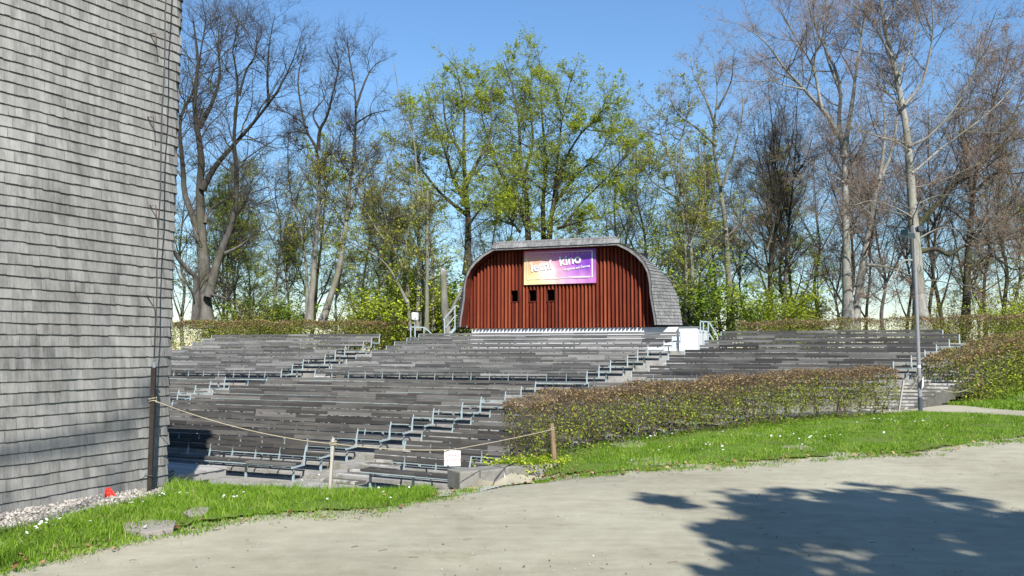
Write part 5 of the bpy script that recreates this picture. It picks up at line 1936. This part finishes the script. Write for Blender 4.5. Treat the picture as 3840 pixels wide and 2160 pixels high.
PLACES = [('mix', 690, 56, 'just beside the tower edge'), ('ochre', 860, 60, 'between the huge oak and the twin stems'), ('green', 900, 66, 'far between the oak and the twin stems'), ('green', 830, 58, 'low behind the huge oak'), ('green', 1160, 60, 'just behind the two pale stems'), ('green', 1440, 66, 'far behind the loudspeaker stems'), ('green', 2720, 58, 'just behind the grey straight trunk'), ('green', 3000, 62, 'far behind the small dark tree'), ('mix', 3680, 60, 'far behind the dark spreading tree'),
          ('green', 960, 70, 'deep behind the twin pale stems'), ('mix', 1010, 54, 'close before the twin pale stems'), ('ochre', 1090, 66, 'deep beside the twin pale stems'),
          ('mix', 1250, 57, 'behind the leaning hedge tree'), ('green', 1330, 64, 'deep behind the leaning hedge tree'), ('ochre', 1400, 55, 'beside the loudspeaker stems'),
          ('mix', 1480, 58, 'behind the loudspeaker'), ('green', 1560, 62, 'deep behind the loudspeaker'), ('bare', 1830, 72, 'deep behind the pavilion roof start'),
          ('green', 1880, 60, 'behind the pavilion roof crest'), ('green', 2200, 60, 'behind the pavilion roof shoulder'), ('bare', 2280, 70, 'deep behind the pavilion shoulder'),
          ('mix', 2380, 57, 'beyond the round pavilion shoulder'), ('green', 2450, 54, 'close behind the shingled flank'), ('mix', 2560, 60, 'over the white plinth wing'),
          ('bare', 2640, 66, 'over the stair head railing'), ('ochre', 2790, 60, 'beside the grey straight trunk'), ('bare', 2860, 70, 'deep beside the grey straight trunk'),
          ('brown', 2960, 58, 'behind the small dark tree'), ('brown', 3080, 64, 'before the straight pale beech'), ('bare', 3130, 74, 'deep behind the straight beech'),
          ('brown', 3250, 60, 'between the two pale beeches'), ('bare', 3330, 70, 'deep between leaning beech and lamp'), ('brown', 3400, 58, 'behind the lamp post beech'),
          ('brown', 3540, 55, 'beyond the lamp post'), ('brown', 2900, 52, 'close behind the small dark tree'), ('brown', 3180, 52, 'close behind the straight pale beech'), ('brown', 3480, 50, 'close beside the lamp post beech'), ('brown', 3760, 48, 'close past the dark spreading tree'), ('bare', 3620, 68, 'deep beyond the lamp post'), ('brown', 3700, 56, 'before the dark spreading tree'),
          ('ochre', 3820, 52, 'at the end of the back hedge'), ('brown', 3900, 62, 'past the end of the back hedge'), ('brown', 4150, 58, 'far past the back hedge'), ('mix', 4400, 54, 'farthest past the back hedge'),
          ('mix', 420, 58, 'hidden behind the tower'), ('bare', 150, 60, 'farthest behind the tower')]
_proto = {}
for kind, px, Y, where in PLACES:
    p = at(px, 1300, Y)
    loc = (p.x, p.y, lerp_table(OUT_TAB, t_of(p.x, p.y)) - .1)
    lab = ADJ[kind] + ' ' + where
    if kind not in _proto:
        _proto[kind] = KINDS[kind](lab, loc)
    else:
        copy_tree(_proto[kind], loc, random.uniform(0, 6.28), random.uniform(.8, 1.12), lab, 'trees of the wood behind the seating')

# --- shrubs of the wood edge
def shrub_mesh(name, label, loc, H, Wd, seed, mats, dens, size, group):
    rng = np.random.default_rng(seed)
    n = 26
    a = rng.uniform(0, 6.28, n)
    d = np.column_stack([np.cos(a) * .45, np.sin(a) * .45, np.ones(n)]); d /= np.linalg.norm(d, axis=1, keepdims=True)
    st = np.column_stack([rng.normal(0, Wd * .12, n), rng.normal(0, Wd * .12, n), np.full(n, -.1)])
    P = grow(rng, st, d, H * rng.uniform(.6, 1.05, n), 7, .14, .02)
    R = np.full((n, 8), .022) * (1 - .8 * np.linspace(0, 1, 8))[None]
    stem = Geo(); V, F = tubes_np(P, R, 4); stem.add(V, F, 0)
    cr = Geo()
    pos, dd, t, rad, idx = spawn(rng, P, R, np.full(n, 16.0), .1, 1, 55, 15)
    l = H * .22 * rng.uniform(.5, 1.3, len(t))
    P2 = grow(rng, pos, dd, l, 4, .2, .02)
    V, F = tubes_np(P2, np.minimum(rad, .008)[:, None] * np.linspace(1, .4, 5)[None], 3); cr.add(V, F, 0)
    ii = np.repeat(np.arange(len(P2)), dens)
    u = rng.uniform(.1, 1, len(ii)) * 4; k = np.minimum(u.astype(int), 3); u = (u - k)[:, None]
    C = P2[ii, k] * (1 - u) + P2[ii, k + 1] * u + rng.normal(0, .09, (len(ii), 3))
    V, F = leaf_quads(rng, C, size, .8)
    cr.add(V, F, 1, np.clip(rng.normal(.5, .22, len(ii)), 0, 1))
    root = empty(name, loc); tag(root, label, 'shrub', group)
    stem.mesh('stems', [M['bark_dark']], root); cr.mesh('foliage', [M['twig_grey'], mats], root)
    return root
SH = {}
def shrub(kind, px, Y, s, label):
    p = at(px, 1300, Y)
    loc = (p.x, p.y, lerp_table(OUT_TAB, t_of(p.x, p.y)) - .05)
    grp = 'shrubs along the edge of the wood'
    if kind not in SH:
        spec = {'bright': (4.2, 3, 71, M['leaf_green'], 11, .075), 'deep': (4.6, 3, 72, M['leaf_deep'], 12, .085), 'ochre': (4.2, 3, 73, M['leaf_ochre'], 7, .07)}[kind]
        SH[kind] = shrub_mesh('shrub', label, loc, spec[0], spec[1], spec[2], spec[3], spec[4], spec[5], grp)
        SH[kind].scale = (s, s, s)
    else:
        r = copy_tree(SH[kind], loc, random.uniform(0, 6.28), s, label, grp)
for kind, px, Y, s, where in [
    ('bright', 1470, 46, 1.15, 'leafy shrub left of the loudspeaker'), ('bright', 1590, 47, 1.2, 'leafy shrub behind the loudspeaker pole'), ('deep', 1540, 50, 1.3, 'shady shrub deep behind the loudspeaker'),
    ('bright', 1410, 50, .95, 'leafy shrub at the end of the clipped hedge'), ('bright', 1720, 47, 1.25, 'leafy shrub beside the steel stairs'), ('deep', 1690, 50, 1.1, 'shady shrub behind the dead snag'),
    ('deep', 960, 50, 1.0, 'shady shrub between oak and twin stems'), ('ochre', 870, 48, .8, 'thin shrub beside the huge oak'), ('bright', 1030, 52, .8, 'leafy shrub beside the twin stems'), ('deep', 1090, 54, .9, 'shady shrub behind the twin stems'),
    ('ochre', 1290, 50, .8, 'thin shrub behind the clipped hedge'), ('bright', 1340, 52, .8, 'leafy shrub deep behind the clipped hedge'), ('bright', 800, 54, .7, 'leafy shrub behind the oak trunk'),
    ('deep', 2480, 50, 1.4, 'shady shrub behind the shingled flank'), ('bright', 2560, 51, 1.2, 'leafy shrub over the white plinth'), ('deep', 2660, 47, 1.25, 'shady shrub behind the stair head railing'),
    ('bright', 2840, 47, 1.05, 'ivy green shrub beside the grey trunk'), ('bright', 2940, 49, 1.1, 'ivy green shrub by the small dark tree'), ('ochre', 3060, 50, .9, 'thin shrub before the straight beech'),
    ('deep', 3000, 54, 1.0, 'shady shrub behind the dark tree'), ('ochre', 3480, 47, .8, 'thin shrub beyond the lamp post'), ('bright', 3790, 44, .8, 'leafy shrub at the back hedge end'), ('ochre', 3850, 46, 1.4, 'tall thin shrub at the back hedge end'),
    ('bright', 3950, 44, 1.0, 'leafy shrub past the back hedge end'), ('ochre', 3620, 50, .9, 'thin shrub below the crooked limb')]:
    shrub(kind, px, Y, s, {'bright': 'bright green ', 'deep': 'dark green ', 'ochre': 'ochre '}[kind] + where)

# ------------------------------------------------------------------ clipped hedges
def hedge(label, path, width, seed, n_leaf, n_twig, size, stem_gap, brown=.5, sparse=.35, group='clipped hedges round the seating', endfull=0.0):
    """path: (x, y, z_bottom, z_top)"""
    rng = np.random.default_rng(seed)
    P = np.array(path, float)
    seg = np.linalg.norm(np.diff(P[:, :2], axis=0), axis=1); L = np.concatenate([[0], np.cumsum(seg)])
    base = P[0].copy(); base[3] = 0
    def frame(s):
        q = np.stack([np.interp(s, L, P[:, i]) for i in range(4)], 1)
        e = np.stack([np.interp(np.minimum(s + .2, L[-1]), L, P[:, i]) for i in range(2)], 1) - np.stack([np.interp(np.maximum(s - .2, 0), L, P[:, i]) for i in range(2)], 1)
        e /= np.linalg.norm(e, axis=1, keepdims=True) + 1e-9
        return q, e
    def pt(s, c, h):
        q, e = frame(s)
        n = np.column_stack([-e[:, 1], e[:, 0]])
        H = q[:, 3] - q[:, 2]
        bump = .045 * np.sin(s * 2.3 + seed) + .03 * np.sin(s * 5.1 + 1)
        x = q[:, :2] + n * (c * width / 2)[:, None]
        z = q[:, 2] + h * (H + bump)
        return np.column_stack([x, z]) - base[:3]
    def sample(n, top_bias):
        s = rng.uniform(0, L[-1], n)
        h = rng.uniform(0, 1, n)
        h = np.where(rng.random(n) < top_bias, 1 - np.abs(rng.normal(0, .09, n)), h)
        c = rng.uniform(-1, 1, n)
        face = rng.random(n) < .55
        c = np.where(face, np.sign(c) * (1 - np.abs(rng.normal(0, .16, n))), c)
        c *= 1 - .18 * np.clip((h - .8) / .2, 0, 1)
        keep = rng.random(n) < np.where(h < sparse, .10 + .9 * (h / sparse) ** 1.6, 1)
        keep |= (s < endfull) & (rng.random(n) < .75)
        gap = np.sin(s * 3.1 + seed) * np.sin(h * 5 + s * 1.3)
        keep &= rng.random(n) < .8 + .25 * gap
        endr = np.minimum(s, L[-1] - s) / (width * .5)
        keep &= (np.abs(c) < np.clip(np.sqrt(np.clip(1 - (1 - np.clip(endr, 0, 1)) ** 2, 0, 1)) + .15, 0, 1))
        return s[keep], c[keep], np.clip(h[keep], 0, 1.04)
    g1, g2 = Geo(), Geo()
    ns = int(L[-1] / stem_gap)
    ss = (np.arange(ns) + .5) * stem_gap + rng.normal(0, .08, ns)
    ss = np.clip(ss, .1, L[-1] - .1)
    st = pt(ss, rng.uniform(-.3, .3, ns), np.full(ns, -.12))
    q, _ = frame(ss)
    Hs = (q[:, 3] - q[:, 2])
    d = np.column_stack([rng.normal(0, .12, (ns, 2)), np.ones(ns)])
    Ps = grow(rng, st, d, Hs * .95, 7, .13, .05)
    Rs = np.linspace(1, .35, 8)[None] * rng.uniform(.018, .032, ns)[:, None]
    V, F = tubes_np(Ps, Rs, 6); g1.add(V, F, 0)
    pos, dd, t, rad, idx = spawn(rng, Ps, Rs, np.full(ns, 9.0), .18, 1, 60, 14)
    P2 = grow(rng, pos, dd, rng.uniform(.25, .6, len(t)), 5, .22, .05)
    V, F = tubes_np(P2, np.minimum(rad * .7, .012)[:, None] * np.linspace(1, .4, 6)[None], 4); g1.add(V, F, 0)
    s, c, h = sample(n_twig, .35)
    C = pt(s, c * .93, h * .97)
    dd = rng.normal(0, 1, (len(C), 3)); dd[:, 2] = np.abs(dd[:, 2]) * .8
    dd /= np.linalg.norm(dd, axis=1, keepdims=True)
    Pt = grow(rng, C, dd, rng.uniform(.08, .24, len(C)), 3, .35, 0)
    V, F = tubes_np(Pt, np.full((len(C), 4), size * .10) * np.linspace(1, .5, 4)[None], 3); g1.add(V, F, 0)
    s, c, h = sample(n_leaf, .22)
    C = pt(s, c, h)
    V, F = leaf_quads(rng, C, size, .15)
    patch = .5 + .5 * np.sin(s * 1.9 + seed) * np.sin(s * .7 + h * 2 + seed)
    pb = np.clip(brown * (.12 + 1.5 * np.clip((h - .62) / .3, 0, 1)) + .55 * (patch - .5) * brown, .03, .97)
    isb = rng.random(len(C)) < pb
    tn = np.clip(rng.normal(.5, .24, len(C)), 0, 1)
    Vq = V.reshape(-1, 4, 3)
    for sel, mi in ((~isb, 0), (isb, 1)):
        v = Vq[sel].reshape(-1, 3)
        g2.add(v, (np.arange(sel.sum()) * 4)[:, None] + np.arange(4)[None], mi, tn[sel])
    root = empty('hedge', tuple(base[:3])); tag(root, label, 'hedge', group)
    g1.mesh('branches', [M['hedge_twig']], root); g2.mesh('foliage', [M['hedge_green'], M['hedge_brown']], root)
def gpt(x, y, zt, back=0):
    p = gp(x, y)
    return (p.x, p.y + back, p.z - .05, zt)
hedge('long see-through clipped hedge with brown top on the lawn bank', [(-.02, 16.35, -.12, 1.0), (.7, 16.95, -.05, 1.17), (2.6, 18.35, .0, 1.28), (5.4, 20.4, .06, 1.40), (7.6, 22.0, .12, 1.50), (10.75, 23.75, .2, 1.55)], 1.05, 5, 50000, 32000, .027, .42, .62, .36, endfull=1.1)
hedge('dense rounded hedge with brown top beside the side stairs', [(13.95, 27.3, .2, 1.75), (16.0, 28.2, .4, 2.3), (18.4, 29.3, 1.0, 2.75), (22, 31.2, 1.6, 3.1), (28, 34.5, 1.9, 3.4)], 1.7, 6, 62000, 22000, .038, .5, .45, .12)
hedge('long clipped back hedge between the tower and the loudspeaker', [(-19.5, 43.0, 1.9, 3.55), (-12, 44.0, 1.9, 3.62), (-5.6, 44.2, 1.9, 3.58)], 1.0, 7, 30000, 12000, .045, .6, .45, .1)
hedge('clipped back hedge behind the dark grey upper benches', [(11.0, 41.0, 1.9, 3.45), (17, 40.2, 1.9, 3.6), (24, 39.0, 1.9, 3.75), (31, 38.0, 1.9, 3.8)], 1.2, 8, 26000, 16000, .042, .6, .5, .25)
def ground_ivy():
    q = []
    rng = np.random.default_rng(9)
    c = [gp(x, y) for x, y in [(1890, 1760), (1950, 1765), (2010, 1762), (2060, 1770)]]
    C = np.concatenate([rng.normal((p.x, p.y + .25, p.z + .08), (.22, .16, .06), (420, 3)) for p in c])
    V, F = leaf_quads(rng, C, .032, 1.0)
    o = np_mesh('ground_cover', V, [F], M['leaf_green'], tint=rng.random(len(C)))
    tag(o, 'low green leafy ground cover under the hedge end', 'ground cover', kind='stuff')
ground_ivy()

# ------------------------------------------------------------------ trees behind the photographer: they throw the shade on the path and the tower
def shade_trees():
    rng = np.random.default_rng(77)
    bx, by = 8.6, -4.3
    limbs = [([(bx, by, -.3), (bx, by + .1, 4), (bx - .2, by + .1, 9), (bx - .2, by, 13.6)], .32, .05)]
    for k in range(26):
        z = 3.2 + 9.3 * k / 25
        a = k * 2.4
        L = 5.3 * (1 - .55 * (k / 25) ** 2)
        limbs.append(([(bx, by, z), (bx + math.cos(a) * L * .5, by + math.sin(a) * L * .5, z + .5), (bx + math.cos(a) * L, by + math.sin(a) * L, z + .3)], .08, .02))
    make_tree('leafing_tree', 'dense dark green tree at the path edge behind the viewpoint', limbs,
              dict(S_GREEN, d1=1.4, l1=2.0, n2=5, n3=4, t0=.15, leaves=[(M['leaf_deep'], 13.0, .17, ONE, .6)]), 78)
    bx, by = -1.3, -8.2
    limbs = [([(bx, by, -.3), (bx - .1, by, 8), (bx - .3, by + .2, 15), (bx - .4, by + .2, 24)], .28, .04)]
    for k in range(9):
        a = 1.7 + k * 1.9; z = 11 + k * 1.1
        limbs.append(([(bx - .2, by, z), (bx + math.cos(a) * 1.6, by + math.sin(a) * 1.6, z + 1.8), (bx + math.cos(a) * 2.6, by + math.sin(a) * 2.6, z + 4.6)], .11, .03))
    make_tree('bare_tree', 'tall bare tree standing behind the viewpoint opposite the tower', limbs, dict(S_OAK, d1=.8, l1=2.0, n2=4, n3=3), 79)
shade_trees()
